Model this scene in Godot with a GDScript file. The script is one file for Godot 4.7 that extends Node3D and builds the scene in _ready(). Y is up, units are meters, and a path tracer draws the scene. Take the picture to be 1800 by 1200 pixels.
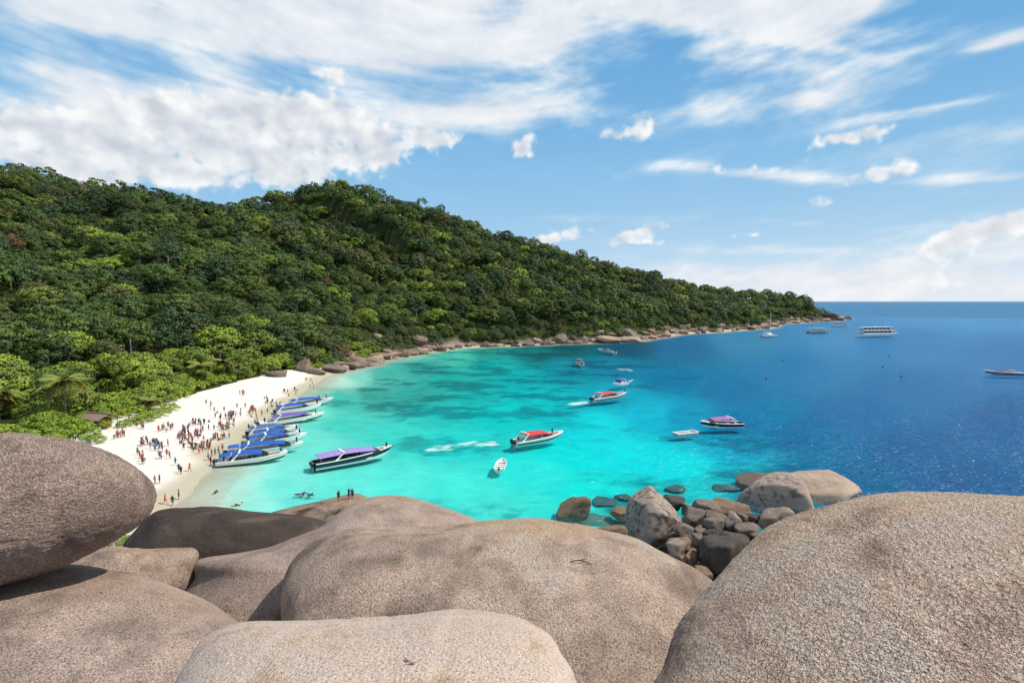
extends Node3D
# Bay seen from a granite viewpoint: camera 33 m above the sea, looking north (-z), sea level y = 0.

const EYE := 33.0
const F := 941.8            # focal length in photo pixels (fov 65 over 1200)
const PITCH := 0.07419      # looking down
const SUN := Vector3(0.60, 0.79, -0.03)
const DO_SKY := true

var rng := RandomNumberGenerator.new()
var used := {}
var M := {}

# ------------------------------------------------------------------ mesh builder
class MB:
	var v := PackedVector3Array()
	var n := PackedVector3Array()
	var c := PackedColorArray()
	var uv := PackedVector2Array()
	var ix := PackedInt32Array()
	var col := Color.WHITE

	func tri(a: Vector3, b: Vector3, d: Vector3, hint: Vector3) -> void:
		var nn := (d - a).cross(b - a).normalized()
		if nn.dot(hint) < 0:
			var t := b
			b = d
			d = t
			nn = -nn
		var k := v.size()
		for p in [a, b, d]:
			v.append(p)
			n.append(nn)
			c.append(col)
		ix.append(k)
		ix.append(k + 1)
		ix.append(k + 2)

	func quad(a: Vector3, b: Vector3, d: Vector3, e: Vector3, hint: Vector3) -> void:
		tri(a, b, d, hint)
		tri(a, d, e, hint)

	func box(at: Vector3, size: Vector3, basis := Basis()) -> void:
		var h := size / 2
		for ax in 3:
			for s in [-1.0, 1.0]:
				var nrm := Vector3.ZERO
				nrm[ax] = s
				var u := Vector3.ZERO
				u[(ax + 1) % 3] = h[(ax + 1) % 3]
				var w := Vector3.ZERO
				w[(ax + 2) % 3] = h[(ax + 2) % 3]
				var m: Vector3 = nrm * h[ax]
				quad(at + basis * (m - u - w), at + basis * (m + u - w), at + basis * (m + u + w), at + basis * (m - u + w), basis * nrm)

	# a grid of nu x nv points, smooth; hint = zero for a closed body (normals point away from the centroid)
	func grid(p: PackedVector3Array, nu: int, nv: int, wrap: bool, hint := Vector3.ZERO, cols := PackedColorArray()) -> void:
		var base := v.size()
		var nn := PackedVector3Array()
		nn.resize(p.size())
		var tris := PackedInt32Array()
		var cen := Vector3.ZERO
		for q in p:
			cen += q
		cen /= p.size()
		var score := 0.0
		var lu := nu if wrap else nu - 1
		for j in nv - 1:
			for i in lu:
				var a := j * nu + i
				var b := j * nu + (i + 1) % nu
				var d := a + nu
				var e := b + nu
				var f1 := (p[e] - p[a]).cross(p[b] - p[a])
				var f2 := (p[d] - p[a]).cross(p[e] - p[a])
				nn[a] += f1 + f2
				nn[b] += f1
				nn[e] += f1 + f2
				nn[d] += f2
				tris.append_array([a, b, e, a, e, d])
				if hint == Vector3.ZERO:
					score += (f1 + f2).dot(p[a] - cen)
				else:
					score += (f1 + f2).dot(hint)
		var s := 1.0 if score >= 0 else -1.0
		for i in p.size():
			v.append(p[i])
			var q := nn[i] * s
			n.append(q.normalized() if q.length_squared() > 1e-18 else (hint if hint != Vector3.ZERO else (p[i] - cen).normalized()))
			c.append(cols[i] if cols.size() else col)
		if s > 0:
			for t in tris:
				ix.append(base + t)
		else:
			for t in range(0, tris.size(), 3):
				ix.append(base + tris[t])
				ix.append(base + tris[t + 2])
				ix.append(base + tris[t + 1])

	func tube(path: Array, radii: Array, sides := 6) -> void:
		var p := PackedVector3Array()
		var m := path.size()
		var up := Vector3(0.13, 0.21, 0.97)
		for k in range(-1, m + 1):
			var i := clampi(k, 0, m - 1)
			var t: Vector3 = (path[mini(i + 1, m - 1)] - path[maxi(i - 1, 0)]).normalized()
			if absf(t.dot(up)) > 0.95:
				up = Vector3(0.9, 0.3, 0.2)
			var a := t.cross(up).normalized()
			var b := t.cross(a)
			var r: float = 0.0 if k < 0 or k >= m else radii[mini(i, radii.size() - 1)]
			for s in sides:
				var g := TAU * s / sides
				p.append(path[i] + (a * cos(g) + b * sin(g)) * r)
		grid(p, sides, m + 2, true)

	func ball(at: Vector3, r: Vector3, nu := 10, nv := 7, basis := Basis()) -> void:
		var p := PackedVector3Array()
		for j in nv:
			var f := PI * j / (nv - 1) - PI / 2
			for i in nu:
				var g := TAU * i / nu
				p.append(at + basis * (Vector3(cos(f) * cos(g), sin(f), cos(f) * sin(g)) * r))
		grid(p, nu, nv, true)

	func mesh(with_color := true) -> ArrayMesh:
		var a := []
		a.resize(Mesh.ARRAY_MAX)
		a[Mesh.ARRAY_VERTEX] = v
		a[Mesh.ARRAY_NORMAL] = n
		if with_color:
			a[Mesh.ARRAY_COLOR] = c
		if uv.size() == v.size() and uv.size():
			a[Mesh.ARRAY_TEX_UV] = uv
		a[Mesh.ARRAY_INDEX] = ix
		var m := ArrayMesh.new()
		m.add_surface_from_arrays(Mesh.PRIMITIVE_TRIANGLES, a)
		return m

# ------------------------------------------------------------------ naming
func numbered(called: String) -> String:
	if not used.has(called):
		used[called] = 0
		return called
	used[called] += 1
	return "%s_%03d" % [called, used[called]]

func tag(o: Node, label: String, category := "", group := "", kind := "") -> Node:
	if label: o.set_meta("label", label)
	if category: o.set_meta("category", category)
	if group: o.set_meta("group", group)
	if kind: o.set_meta("kind", kind)
	return o

func thing(called: String, label: String, category: String, at := Vector3.ZERO, turn := 0.0, group := "") -> Node3D:
	var o := Node3D.new()
	o.name = numbered(called)
	add_child(o)
	o.position = at
	o.rotation.y = turn
	tag(o, label, category, group)
	return o

func part(called: String, mesh: Mesh, mat: Material, parent: Node) -> MeshInstance3D:
	var o := MeshInstance3D.new()
	o.name = called if parent != self else numbered(called)
	o.mesh = mesh
	o.material_override = mat
	parent.add_child(o, true)
	return o

func structure(called: String, mesh: Mesh, mat: Material, label: String, kind := "structure") -> MeshInstance3D:
	var o := part(called, mesh, mat, self)
	tag(o, label, "", "", kind)
	return o

# ------------------------------------------------------------------ photo geometry used to lay the bay out in metres
func ray(px: float, py: float) -> Vector3:
	var x := (px - 900.0) / F
	var y := -(py - 600.0) / F
	return Vector3(x, y * cos(PITCH) - sin(PITCH), -y * sin(PITCH) - cos(PITCH))

func sea(px: float, py: float, y := 0.0) -> Vector3:
	var r := ray(px, py)
	return Vector3(0, EYE, 0) + r * ((y - EYE) / r.y)

func out_at(px: float, py: float, d: float) -> Vector3:
	var r := ray(px, py)
	return Vector3(0, EYE, 0) + r * (d / -r.z)

func on_land(px: float, py: float) -> Vector3:
	# walk out along the line of sight until it meets the island
	var r := ray(px, py)
	var t := 40.0
	var step := 6.0
	for k in 400:
		var q := Vector3(0, EYE, 0) + r * t
		if q.y < ground(q.x, -q.z):
			if step < 0.1:
				break
			t -= step
			step *= 0.3
		t += step
		if t > 1300.0:
			return sea(px, py)
	var p := Vector3(0, EYE, 0) + r * t
	p.y = ground(p.x, -p.z)
	return p

func lin(r: float, g: float, b: float, k := 1.0) -> Color:
	var c := Color(r / 255.0, g / 255.0, b / 255.0).srgb_to_linear()
	return Color(c.r * k, c.g * k, c.b * k)

func srgb(r: float, g: float, b: float) -> Color:
	return Color(r, g, b).linear_to_srgb()

# ------------------------------------------------------------------ materials
func mat(called: String, c: Color, rough := 0.7, metal := 0.0) -> StandardMaterial3D:
	# c is a linear, real-world base colour
	var m := StandardMaterial3D.new()
	m.resource_name = called
	m.albedo_color = c.linear_to_srgb()
	m.roughness = rough
	m.metallic = metal
	M[called] = m
	return m

func vmat(called: String, rough := 0.8) -> StandardMaterial3D:
	var m := mat(called, Color.WHITE, rough)
	m.vertex_color_use_as_albedo = true
	return m

func noise_tex(size: int, kind: int, freq: float, oct: int, sd: int, ramp: Array = [], gain := 0.55) -> NoiseTexture2D:
	var n := FastNoiseLite.new()
	n.noise_type = kind
	n.frequency = freq
	n.fractal_octaves = oct
	n.fractal_gain = gain
	n.seed = sd
	var t := NoiseTexture2D.new()
	t.width = size
	t.height = size
	t.seamless = true
	t.seamless_blend_skirt = 0.15
	t.noise = n
	if ramp.size():
		var g := Gradient.new()
		var off := PackedFloat32Array()
		var cs := PackedColorArray()
		for e in ramp:
			off.append(e[0])
			cs.append(e[1])
		g.offsets = off
		g.colors = cs
		t.color_ramp = g
	return t

func rock_mat(called: String, tint: Color, relief_cm: float, scale: float, grain: Texture2D, relief: Texture2D) -> StandardMaterial3D:
	var m := vmat(called, 0.88)
	m.albedo_color = tint.linear_to_srgb()
	m.albedo_texture = grain
	m.uv1_triplanar = true
	m.uv1_world_triplanar = true
	m.uv1_scale = Vector3.ONE * scale
	m.uv1_triplanar_sharpness = 5.0
	m.heightmap_enabled = true
	m.heightmap_texture = relief
	m.heightmap_scale = relief_cm
	m.metallic_specular = 0.3
	return m

func make_materials() -> void:
	var g := func(x: float) -> Color: return Color(x, x, x)
	# granite: feldspar, quartz and dark mica grains
	var cells := FastNoiseLite.new()
	cells.noise_type = FastNoiseLite.TYPE_CELLULAR
	cells.cellular_return_type = FastNoiseLite.RETURN_CELL_VALUE
	cells.cellular_jitter = 1.0
	cells.frequency = 0.13
	cells.fractal_type = FastNoiseLite.FRACTAL_FBM
	cells.fractal_octaves = 2
	cells.fractal_gain = 0.7
	cells.seed = 5
	var grain := noise_tex(1024, FastNoiseLite.TYPE_CELLULAR, 0.13, 2, 5, [[0.0, Color(0.42, 0.37, 0.36)], [0.22, Color(0.58, 0.52, 0.50)], [0.36, Color(0.80, 0.735, 0.70)], [0.55, Color(0.88, 0.82, 0.78)], [0.75, Color(0.98, 0.94, 0.90)], [1.0, Color(1, 1, 1)]], 0.7)
	grain.noise = cells
	var relief := noise_tex(1024, FastNoiseLite.TYPE_SIMPLEX, 0.022, 6, 8, [[0.0, g.call(0.0)], [1.0, g.call(1.0)]], 0.78)
	var pits := noise_tex(1024, FastNoiseLite.TYPE_SIMPLEX, 0.020, 5, 17, [[0.0, g.call(0.0)], [0.33, g.call(0.12)], [0.52, g.call(0.62)], [1.0, g.call(1.0)]], 0.72)
	var pale_grain := noise_tex(1024, FastNoiseLite.TYPE_CELLULAR, 0.13, 2, 15, [[0.0, Color(0.56, 0.51, 0.49)], [0.2, Color(0.70, 0.65, 0.62)], [0.36, Color(0.86, 0.80, 0.77)], [0.6, Color(0.93, 0.88, 0.84)], [1.0, Color(1, 0.98, 0.95)]], 0.7)
	pale_grain.noise = cells
	rock_mat("granite", Color(0.53, 0.495, 0.47), 1.5, 0.8, grain, relief)
	rock_mat("granite_pitted", Color(0.74, 0.675, 0.63), 3.6, 0.45, grain, pits)
	M.granite_pitted.uv1_scale = Vector3(0.85, 1.45, 0.85)
	rock_mat("granite_fine", Color(0.64, 0.58, 0.54), 1.3, 1.05, pale_grain, relief)
	rock_mat("granite_smooth", Color(0.56, 0.545, 0.53), 2.0, 0.22, grain, relief)
	rock_mat("granite_far", Color(0.72, 0.69, 0.66), 10.0, 0.07, grain, relief)
	var hm := vmat("forest_floor", 1.0)
	hm.metallic_specular = 0.1
	var bm := vmat("sand", 0.95)
	bm.heightmap_enabled = true
	bm.heightmap_texture = relief
	bm.uv1_triplanar = true
	bm.uv1_world_triplanar = true
	bm.uv1_scale = Vector3.ONE * 0.12
	bm.heightmap_scale = 10.0
	bm.metallic_specular = 0.2
	vmat("seabed", 1.0).metallic_specular = 0.0
	var w := vmat("water", 0.16)
	w.transparency = BaseMaterial3D.TRANSPARENCY_ALPHA
	w.albedo_color = Color(1, 1, 1, 0.07)
	w.metallic_specular = 0.2
	w.heightmap_enabled = true
	w.heightmap_texture = noise_tex(2048, FastNoiseLite.TYPE_SIMPLEX_SMOOTH, 0.019, 4, 31, [], 0.55)
	w.heightmap_scale = 95.0
	w.uv1_triplanar = true
	w.uv1_world_triplanar = true
	w.uv1_scale = Vector3(0.0062, 0.0062, 0.0105)
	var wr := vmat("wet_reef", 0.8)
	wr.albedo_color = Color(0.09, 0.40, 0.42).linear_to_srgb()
	for e in [["leaf_deep", Color(1, 1, 1)], ["leaf_mid", Color(1, 1, 1)]]:
		var lm := vmat(e[0], 0.55)
		lm.backlight_enabled = true
		lm.backlight = Color(0.36, 0.46, 0.18)
		lm.metallic_specular = 0.25
		lm.cull_mode = BaseMaterial3D.CULL_DISABLED
	vmat("bark", 0.9)
	vmat("paint", 0.5)
	mat("white_gelcoat", Color(0.78, 0.79, 0.78), 0.25).clearcoat_enabled = true
	mat("cream_deck", Color(0.62, 0.60, 0.56), 0.5)
	mat("grey_deck", Color(0.30, 0.31, 0.32), 0.6)
	mat("tan_cushion", Color(0.28, 0.13, 0.08), 0.8)
	mat("red_cushion", Color(0.42, 0.07, 0.05), 0.8)
	mat("dark_cushion", Color(0.05, 0.06, 0.075), 0.8)
	mat("green_cushion", Color(0.02, 0.12, 0.16), 0.8)
	mat("navy_hull", Color(0.012, 0.018, 0.05), 0.2)
	mat("black_gelcoat", Color(0.02, 0.022, 0.03), 0.25)
	mat("engine_black", Color(0.018, 0.018, 0.022), 0.3)
	mat("engine_grey", Color(0.30, 0.31, 0.33), 0.35)
	mat("dark_glass", Color(0.02, 0.025, 0.03), 0.08)
	mat("steel", Color(0.6, 0.6, 0.6), 0.25, 1.0)
	mat("blue_canvas", Color(0.004, 0.075, 0.36), 0.8)
	mat("deep_blue_canvas", Color(0.02, 0.075, 0.30), 0.8)
	mat("slate_canvas", Color(0.05, 0.11, 0.27), 0.8)
	mat("violet_canvas", Color(0.13, 0.065, 0.34), 0.8)
	mat("lavender_canvas", Color(0.26, 0.20, 0.47), 0.8)
	mat("red_canvas", Color(0.62, 0.035, 0.05), 0.8)
	mat("plum_dark_canvas", Color(0.13, 0.05, 0.11), 0.8)
	mat("plum_canvas", Color(0.36, 0.12, 0.30), 0.8)
	mat("orange_vest", Color(0.75, 0.16, 0.02), 0.8)
	mat("pale_grey", Color(0.55, 0.56, 0.56), 0.6)
	mat("grey_plastic", Color(0.34, 0.35, 0.36), 0.6)
	mat("rust_roof", Color(0.22, 0.15, 0.12), 0.9)
	mat("red_wall", Color(0.33, 0.10, 0.06), 0.9)
	mat("dark_wood", Color(0.06, 0.04, 0.03), 0.9)
	mat("dead_leaf", Color(0.16, 0.085, 0.04), 0.8)
	mat("sign_white", Color(0.5, 0.52, 0.5), 0.7)
	mat("sign_blue", Color(0.16, 0.30, 0.34), 0.7)
	mat("hair_black", Color(0.012, 0.01, 0.009), 0.6)
	mat("hair_brown", Color(0.06, 0.035, 0.02), 0.6)
	mat("buoy_orange", Color(0.5, 0.09, 0.03), 0.5)
	mat("buoy_dark", Color(0.03, 0.03, 0.035), 0.5)
	var fm := mat("foam_white", Color(0.85, 0.88, 0.88), 0.9)
	fm.vertex_color_use_as_albedo = true
	fm.transparency = BaseMaterial3D.TRANSPARENCY_ALPHA

# ------------------------------------------------------------------ sky
func sky_blobs() -> Array:
	# [x, y, half width, half height, tilt, strength] on the photograph's sky; first list dense cumulus, second thin veil
	var cu := [
		[-60, 250, 110, 45, 0, 1.0], [60, 245, 95, 38, 0, 0.95], [170, 255, 130, 55, 0, 1.05], [275, 205, 95, 42, 0, 1.0], [330, 255, 150, 60, 0, 1.1], [430, 225, 95, 45, 0, 0.95], [240, 300, 150, 28, 0, 0.9],
		[530, 225, 80, 58, 0, 1.1], [600, 245, 95, 50, 0, 1.0], [670, 262, 65, 28, 0, 0.85], [745, 238, 55, 15, -4, 0.8], [795, 244, 32, 11, -8, 0.85], [512, 322, 44, 20, 0, 0.75], [430, 318, 60, 10, -6, 0.5],
		[590, 130, 34, 12, 4, 0.85], [545, 122, 22, 6, 8, 0.55], [926, 250, 24, 15, -30, 0.85], [922, 270, 15, 10, 0, 0.7], [1075, 234, 28, 12, -10, 0.85], [1132, 226, 26, 19, -25, 0.9], [1100, 240, 30, 8, 0, 0.6],
		[1475, 245, 50, 14, -6, 0.9], [1545, 228, 34, 10, -14, 0.85], [1418, 278, 12, 11, -30, 0.6], [1556, 306, 52, 15, -12, 0.95], [1595, 297, 20, 7, 0, 0.6], [1450, 357, 18, 9, 0, 0.75], [1000, 410, 40, 15, -10, 1.0], [975, 420, 26, 8, 0, 0.7],
		[1128, 408, 46, 10, -14, 0.9], [1110, 416, 42, 8, 0, 0.7], [1130, 428, 55, 4, 0, 0.7], [1322, 413, 26, 3.5, -4, 0.7], [1740, 398, 80, 13, -11, 0.85], [1655, 425, 38, 14, -25, 0.85], [1800, 385, 70, 18, -10, 0.9], [1720, 440, 110, 22, -6, 0.75],
		[1650, 385, 28, 4, 0, 0.4], [1650, 500, 140, 16, 0, 0.35], [1370, 296, 60, 8, 3, 0.55], [1260, 296, 42, 10, 6, 0.75], [1450, 312, 55, 8, 2, 0.7]]
	var ve := [
		[200, -60, 420, 80, 0, 1.2], [330, 30, 170, 45, 6, 1.1], [470, 60, 160, 42, 8, 1.1], [700, 30, 250, 60, 0, 1.15], [760, 75, 110, 38, 0, 1.0], [890, 60, 100, 45, 0, 1.0], [1100, 0, 260, 52, 0, 1.05], [1330, 20, 160, 34, 0, 0.95], [1470, 10, 120, 26, -6, 0.9],
		[120, 25, 90, 26, 8, 0.75], [1050, 130, 160, 24, 4, 0.3], [700, 130, 100, 22, 0, 0.35], [150, 130, 260, 60, 4, 0.5], [420, 165, 200, 40, 4, 0.66], [110, 200, 180, 50, 0, 0.8], [720, 195, 240, 42, -3, 0.85], [860, 205, 120, 26, -5, 0.5], [960, 170, 110, 16, -8, 0.3],
		[1430, 75, 110, 9, 14, 0.62], [1500, 62, 130, 16, -4, 0.6], [1560, 100, 130, 10, -14, 0.55], [1740, 78, 110, 11, -16, 0.75], [1790, 65, 70, 12, -16, 0.6], [1600, 196, 120, 9, -11, 0.62], [1560, 208, 70, 8, -6, 0.5], [1660, 186, 70, 5, -12, 0.5], [1300, 300, 150, 8, 4, 0.55],
		[1380, 312, 110, 9, 2, 0.6], [1730, 314, 120, 8, -2, 0.55], [1800, 300, 100, 12, -8, 0.45], [1640, 340, 120, 6, 0, 0.3], [1300, 356, 140, 6, 4, 0.34], [1400, 392, 150, 6, 3, 0.32], [960, 382, 170, 8, 2, 0.38], [1380, 440, 130, 6, 0, 0.3], [1300, 480, 260, 14, 2, 0.5],
		[1600, 505, 420, 26, 0, 0.6], [1750, 440, 190, 48, -6, 0.62], [1500, 160, 220, 26, -8, 0.45], [1200, 200, 180, 22, -6, 0.40], [1700, 240, 160, 20, -10, 0.40], [1280, 110, 190, 22, 4, 0.42], [1050, 300, 150, 12, -4, 0.25], [380, 320, 150, 16, -4, 0.5], [820, 330, 60, 8, 0, 0.15]]
	return [cu, ve]

func sky_color(az: float, el: float, n1: FastNoiseLite, n2: FastNoiseLite, n3: FastNoiseLite, cc: float, cv: float) -> Color:
	# n1 billows, n2 streaks, n3 broad warps
	# az, el in degrees. Air first
	var e := maxf(el, 0.0)
	var t := 1.0 - exp(-e / 9.5)
	var air := Color(0.80, 0.895, 0.965).lerp(Color(0.46, 0.705, 0.895), t)
	air = air.lerp(Color(0.31, 0.555, 0.80), clampf((e - 13.0) / 34.0, 0.0, 1.0))
	var side := clampf((az + 20.0) / 55.0, 0.0, 1.0) * exp(-e / 5.0)
	air = air.lerp(Color(0.90, 0.94, 0.97), 0.60 * side + 0.36 * exp(-e / 3.5))
	# thin veil: noise on a plane overhead, stretched
	var sx := az * 1.0
	var sy := e * 2.6 + az * 0.35
	var w := n3.get_noise_2d(sx * 0.8, e * 1.4)
	var a := n2.get_noise_2d(sx * 1.0 + w * 5.0, sy + w * 4.0)
	var b := n1.get_noise_2d(az * 1.1 + w * 3.0, e * 2.0)
	var lean := 1.1 if az > 8.0 else lerpf(-0.5, 1.1, clampf((az + 12.0) / 20.0, 0.0, 1.0))
	var fib := n2.get_noise_2d((az + e * 1.2) * 1.5 + w * 9.0 + 70.0, (e - az * 0.18 * lean) * 9.0 + w * 5.0)
	cv += 0.20 * clampf((az + 15.0) / 30.0, 0.3, 1.0)
	var weight := minf(1.0, cv * 2.4)
	var k := cv + (a * 0.55 + b * 0.30 + fib * 0.36) * weight - 0.16
	var veil := clampf(k / 0.95, 0.0, 1.0)
	veil = veil * veil * (3.0 - 2.0 * veil) * 0.94
	var det := n1.get_noise_2d(az * 7.0 + 90.0, e * 8.0)
	var vc := Color(0.87, 0.89, 0.925).lerp(Color(0.975, 0.98, 0.985), clampf(0.5 + b * 0.75 + fib * 0.45 + det * 0.2, 0.0, 1.0))
	air = air.lerp(vc, clampf(veil + fib * 0.05, 0.0, 1.0))
	# cumulus
	if cc > 0.08:
		var m := n1.get_noise_2d(az * 2.1, e * 2.6)
		var d := cc + m * 0.60 + det * 0.52 - 0.36
		var dens := clampf(d / 0.62, 0.0, 1.0)
		if dens > 0.0:
			var s0 := n3.get_noise_2d(az * 6.0, e * 8.0)
			var s1 := n3.get_noise_2d((az + 0.8) * 6.0, (e + 1.0) * 8.0)
			var lit := clampf(0.74 + (s0 - s1) * 0.7 - 0.42 * clampf(cc - 0.55, 0.0, 1.0) + det * 0.28 + m * 0.15, 0.0, 1.0)
			var cl := Color(0.80, 0.825, 0.865).lerp(Color(0.99, 0.99, 0.99), lit)
			air = air.lerp(cl, dens * dens * (3.0 - 2.0 * dens) * 0.96)
	return air

func make_sky() -> ImageTexture:
	var n1 := FastNoiseLite.new()
	n1.seed = 3; n1.noise_type = FastNoiseLite.TYPE_SIMPLEX_SMOOTH; n1.frequency = 0.085; n1.fractal_octaves = 6; n1.fractal_gain = 0.55
	var n2 := FastNoiseLite.new()
	n2.seed = 9; n2.noise_type = FastNoiseLite.TYPE_SIMPLEX_SMOOTH; n2.frequency = 0.045; n2.fractal_octaves = 6; n2.fractal_gain = 0.58
	var n3 := FastNoiseLite.new()
	n3.seed = 21; n3.noise_type = FastNoiseLite.TYPE_SIMPLEX_SMOOTH; n3.frequency = 0.03; n3.fractal_octaves = 3
	var lists := sky_blobs()
	# cover on a coarse lattice over the part of the sky in front; 0.4 degree steps
	var gw := 280
	var gh := 100
	var fc := PackedFloat32Array()
	fc.resize(gw * gh)
	var fv := PackedFloat32Array()
	fv.resize(gw * gh)
	for j in gh:
		for i in gw:
			var az := -56.0 + i * 0.4
			var el := -2.0 + j * 0.4
			var ra := deg_to_rad(az)
			var re := deg_to_rad(el)
			var dx := sin(ra) * cos(re)
			var dy := sin(re)
			var dz := -cos(ra) * cos(re)
			var cy := dy * cos(PITCH) - dz * sin(PITCH)
			var cz := dy * sin(PITCH) + dz * cos(PITCH)
			var px := 900.0 + F * dx / -cz
			var py := 600.0 - F * cy / -cz
			var s := [0.0, 0.0]
			for q in 2:
				for bl in lists[q]:
					var ux: float = px - bl[0]
					var uy: float = py - bl[1]
					if absf(ux) > bl[2] * 3.0 + 40.0 or absf(uy) > bl[3] * 3.0 + bl[2] * 0.6 + 20.0:
						continue
					if bl[4] != 0:
						var r := deg_to_rad(bl[4])
						var tx := ux * cos(r) + uy * sin(r)
						uy = -ux * sin(r) + uy * cos(r)
						ux = tx
					var d2: float = ux * ux / (bl[2] * bl[2]) + uy * uy / (bl[3] * bl[3])
					if d2 < 7.0:
						s[q] = maxf(s[q], 0.0) + bl[5] * exp(-d2 * 0.85) * (1.0 if q == 0 else 0.9)
				s[q] = minf(s[q], 1.15)
			var edge := clampf(maxf(maxf(absf(px - 900.0) - 930.0, -30.0 - py), 0.0) / 260.0, 0.0, 1.0)
			var gc := general_cover(az, el, n3)
			fc[j * gw + i] = lerpf(s[0], gc.x, edge)
			fv[j * gw + i] = lerpf(s[1], gc.y, edge)
	var W := 4096
	var Hh := 2048
	# whole sky coarsely, then the part in front finely
	var lw := 1024
	var lh := 512
	var low := PackedByteArray()
	low.resize(lw * lh * 3)
	for y in lh:
		var el := 90.0 - (y + 0.5) * 180.0 / lh
		if el < -1.5:
			for x in lw:
				var o := (y * lw + x) * 3
				low[o] = 60
				low[o + 1] = 110
				low[o + 2] = 140
			continue
		for x in lw:
			var az := (x + 0.5) * 360.0 / lw - 180.0
			var cov := cover_at(az, el, fc, fv, gw, gh, n3)
			var c := sky_color(az, el, n1, n2, n3, cov.x, cov.y)
			var wrap := clampf((absf(az) - 165.0) / 15.0, 0.0, 1.0)
			if wrap > 0.0:
				var az2 := az - signf(az) * 360.0
				var cov2 := cover_at(az2, el, fc, fv, gw, gh, n3)
				c = c.lerp(sky_color(az2, el, n1, n2, n3, cov2.x, cov2.y), wrap * 0.5)
			var o := (y * lw + x) * 3
			low[o] = int(c.r * 255.0)
			low[o + 1] = int(c.g * 255.0)
			low[o + 2] = int(c.b * 255.0)
	var im := Image.create_from_data(lw, lh, false, Image.FORMAT_RGB8, low)
	im.resize(W, Hh, Image.INTERPOLATE_CUBIC)
	var x0 := 1500
	var x1 := 2600
	var y0 := 660
	var y1 := 1036
	var hi := PackedByteArray()
	hi.resize((x1 - x0) * (y1 - y0) * 3)
	var at := 0
	for y in range(y0, y1):
		var el := 90.0 - (y + 0.5) * 180.0 / Hh
		for x in range(x0, x1):
			var az := (x + 0.5) * 360.0 / W - 180.0
			var cov := cover_at(az, el, fc, fv, gw, gh, n3)
			var c := sky_color(az, el, n1, n2, n3, cov.x, cov.y)
			hi[at] = int(c.r * 255.0)
			hi[at + 1] = int(c.g * 255.0)
			hi[at + 2] = int(c.b * 255.0)
			at += 3
	im.blit_rect(Image.create_from_data(x1 - x0, y1 - y0, false, Image.FORMAT_RGB8, hi), Rect2i(0, 0, x1 - x0, y1 - y0), Vector2i(x0, y0))
	# the panorama begins at -z
	var out := Image.create_empty(W, Hh, false, Image.FORMAT_RGB8)
	out.blit_rect(im, Rect2i(W / 2, 0, W / 2, Hh), Vector2i(0, 0))
	out.blit_rect(im, Rect2i(0, 0, W / 2, Hh), Vector2i(W / 2, 0))
	return ImageTexture.create_from_image(out)

func general_cover(az: float, el: float, n3: FastNoiseLite) -> Vector2:
	var g := n3.get_noise_2d(az * 1.3 + 300.0, el * 2.0)
	return Vector2(clampf(0.30 + g * 0.9, 0.0, 1.0) * clampf((48.0 - el) / 25.0, 0.0, 1.0), clampf(0.62 - g * 0.7, 0.1, 1.0))

func cover_at(az: float, el: float, fc: PackedFloat32Array, fv: PackedFloat32Array, gw: int, gh: int, n3: FastNoiseLite) -> Vector2:
	var x := (az + 56.0) / 0.4
	var y := (el + 2.0) / 0.4
	if x < 0 or y < 0 or x >= gw - 1 or y >= gh - 1:
		return general_cover(az, el, n3)
	var i := int(x)
	var j := int(y)
	var u := x - i
	var w := y - j
	var o := j * gw + i
	var c := lerpf(lerpf(fc[o], fc[o + 1], u), lerpf(fc[o + gw], fc[o + gw + 1], u), w)
	var v := lerpf(lerpf(fv[o], fv[o + 1], u), lerpf(fv[o + gw], fv[o + gw + 1], u), w)
	return Vector2(c, v)

# ------------------------------------------------------------------ terrain
var shore := PackedVector2Array()   # (x, distance) along the waterline, from under the viewpoint to the far point
var foot := PackedFloat32Array()    # how far behind the waterline the hill begins
var island := PackedVector2Array()
var ridge := PackedVector3Array()   # (x, distance, height)
var lump := FastNoiseLite.new()
var spur := FastNoiseLite.new()
var reef := FastNoiseLite.new()

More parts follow.
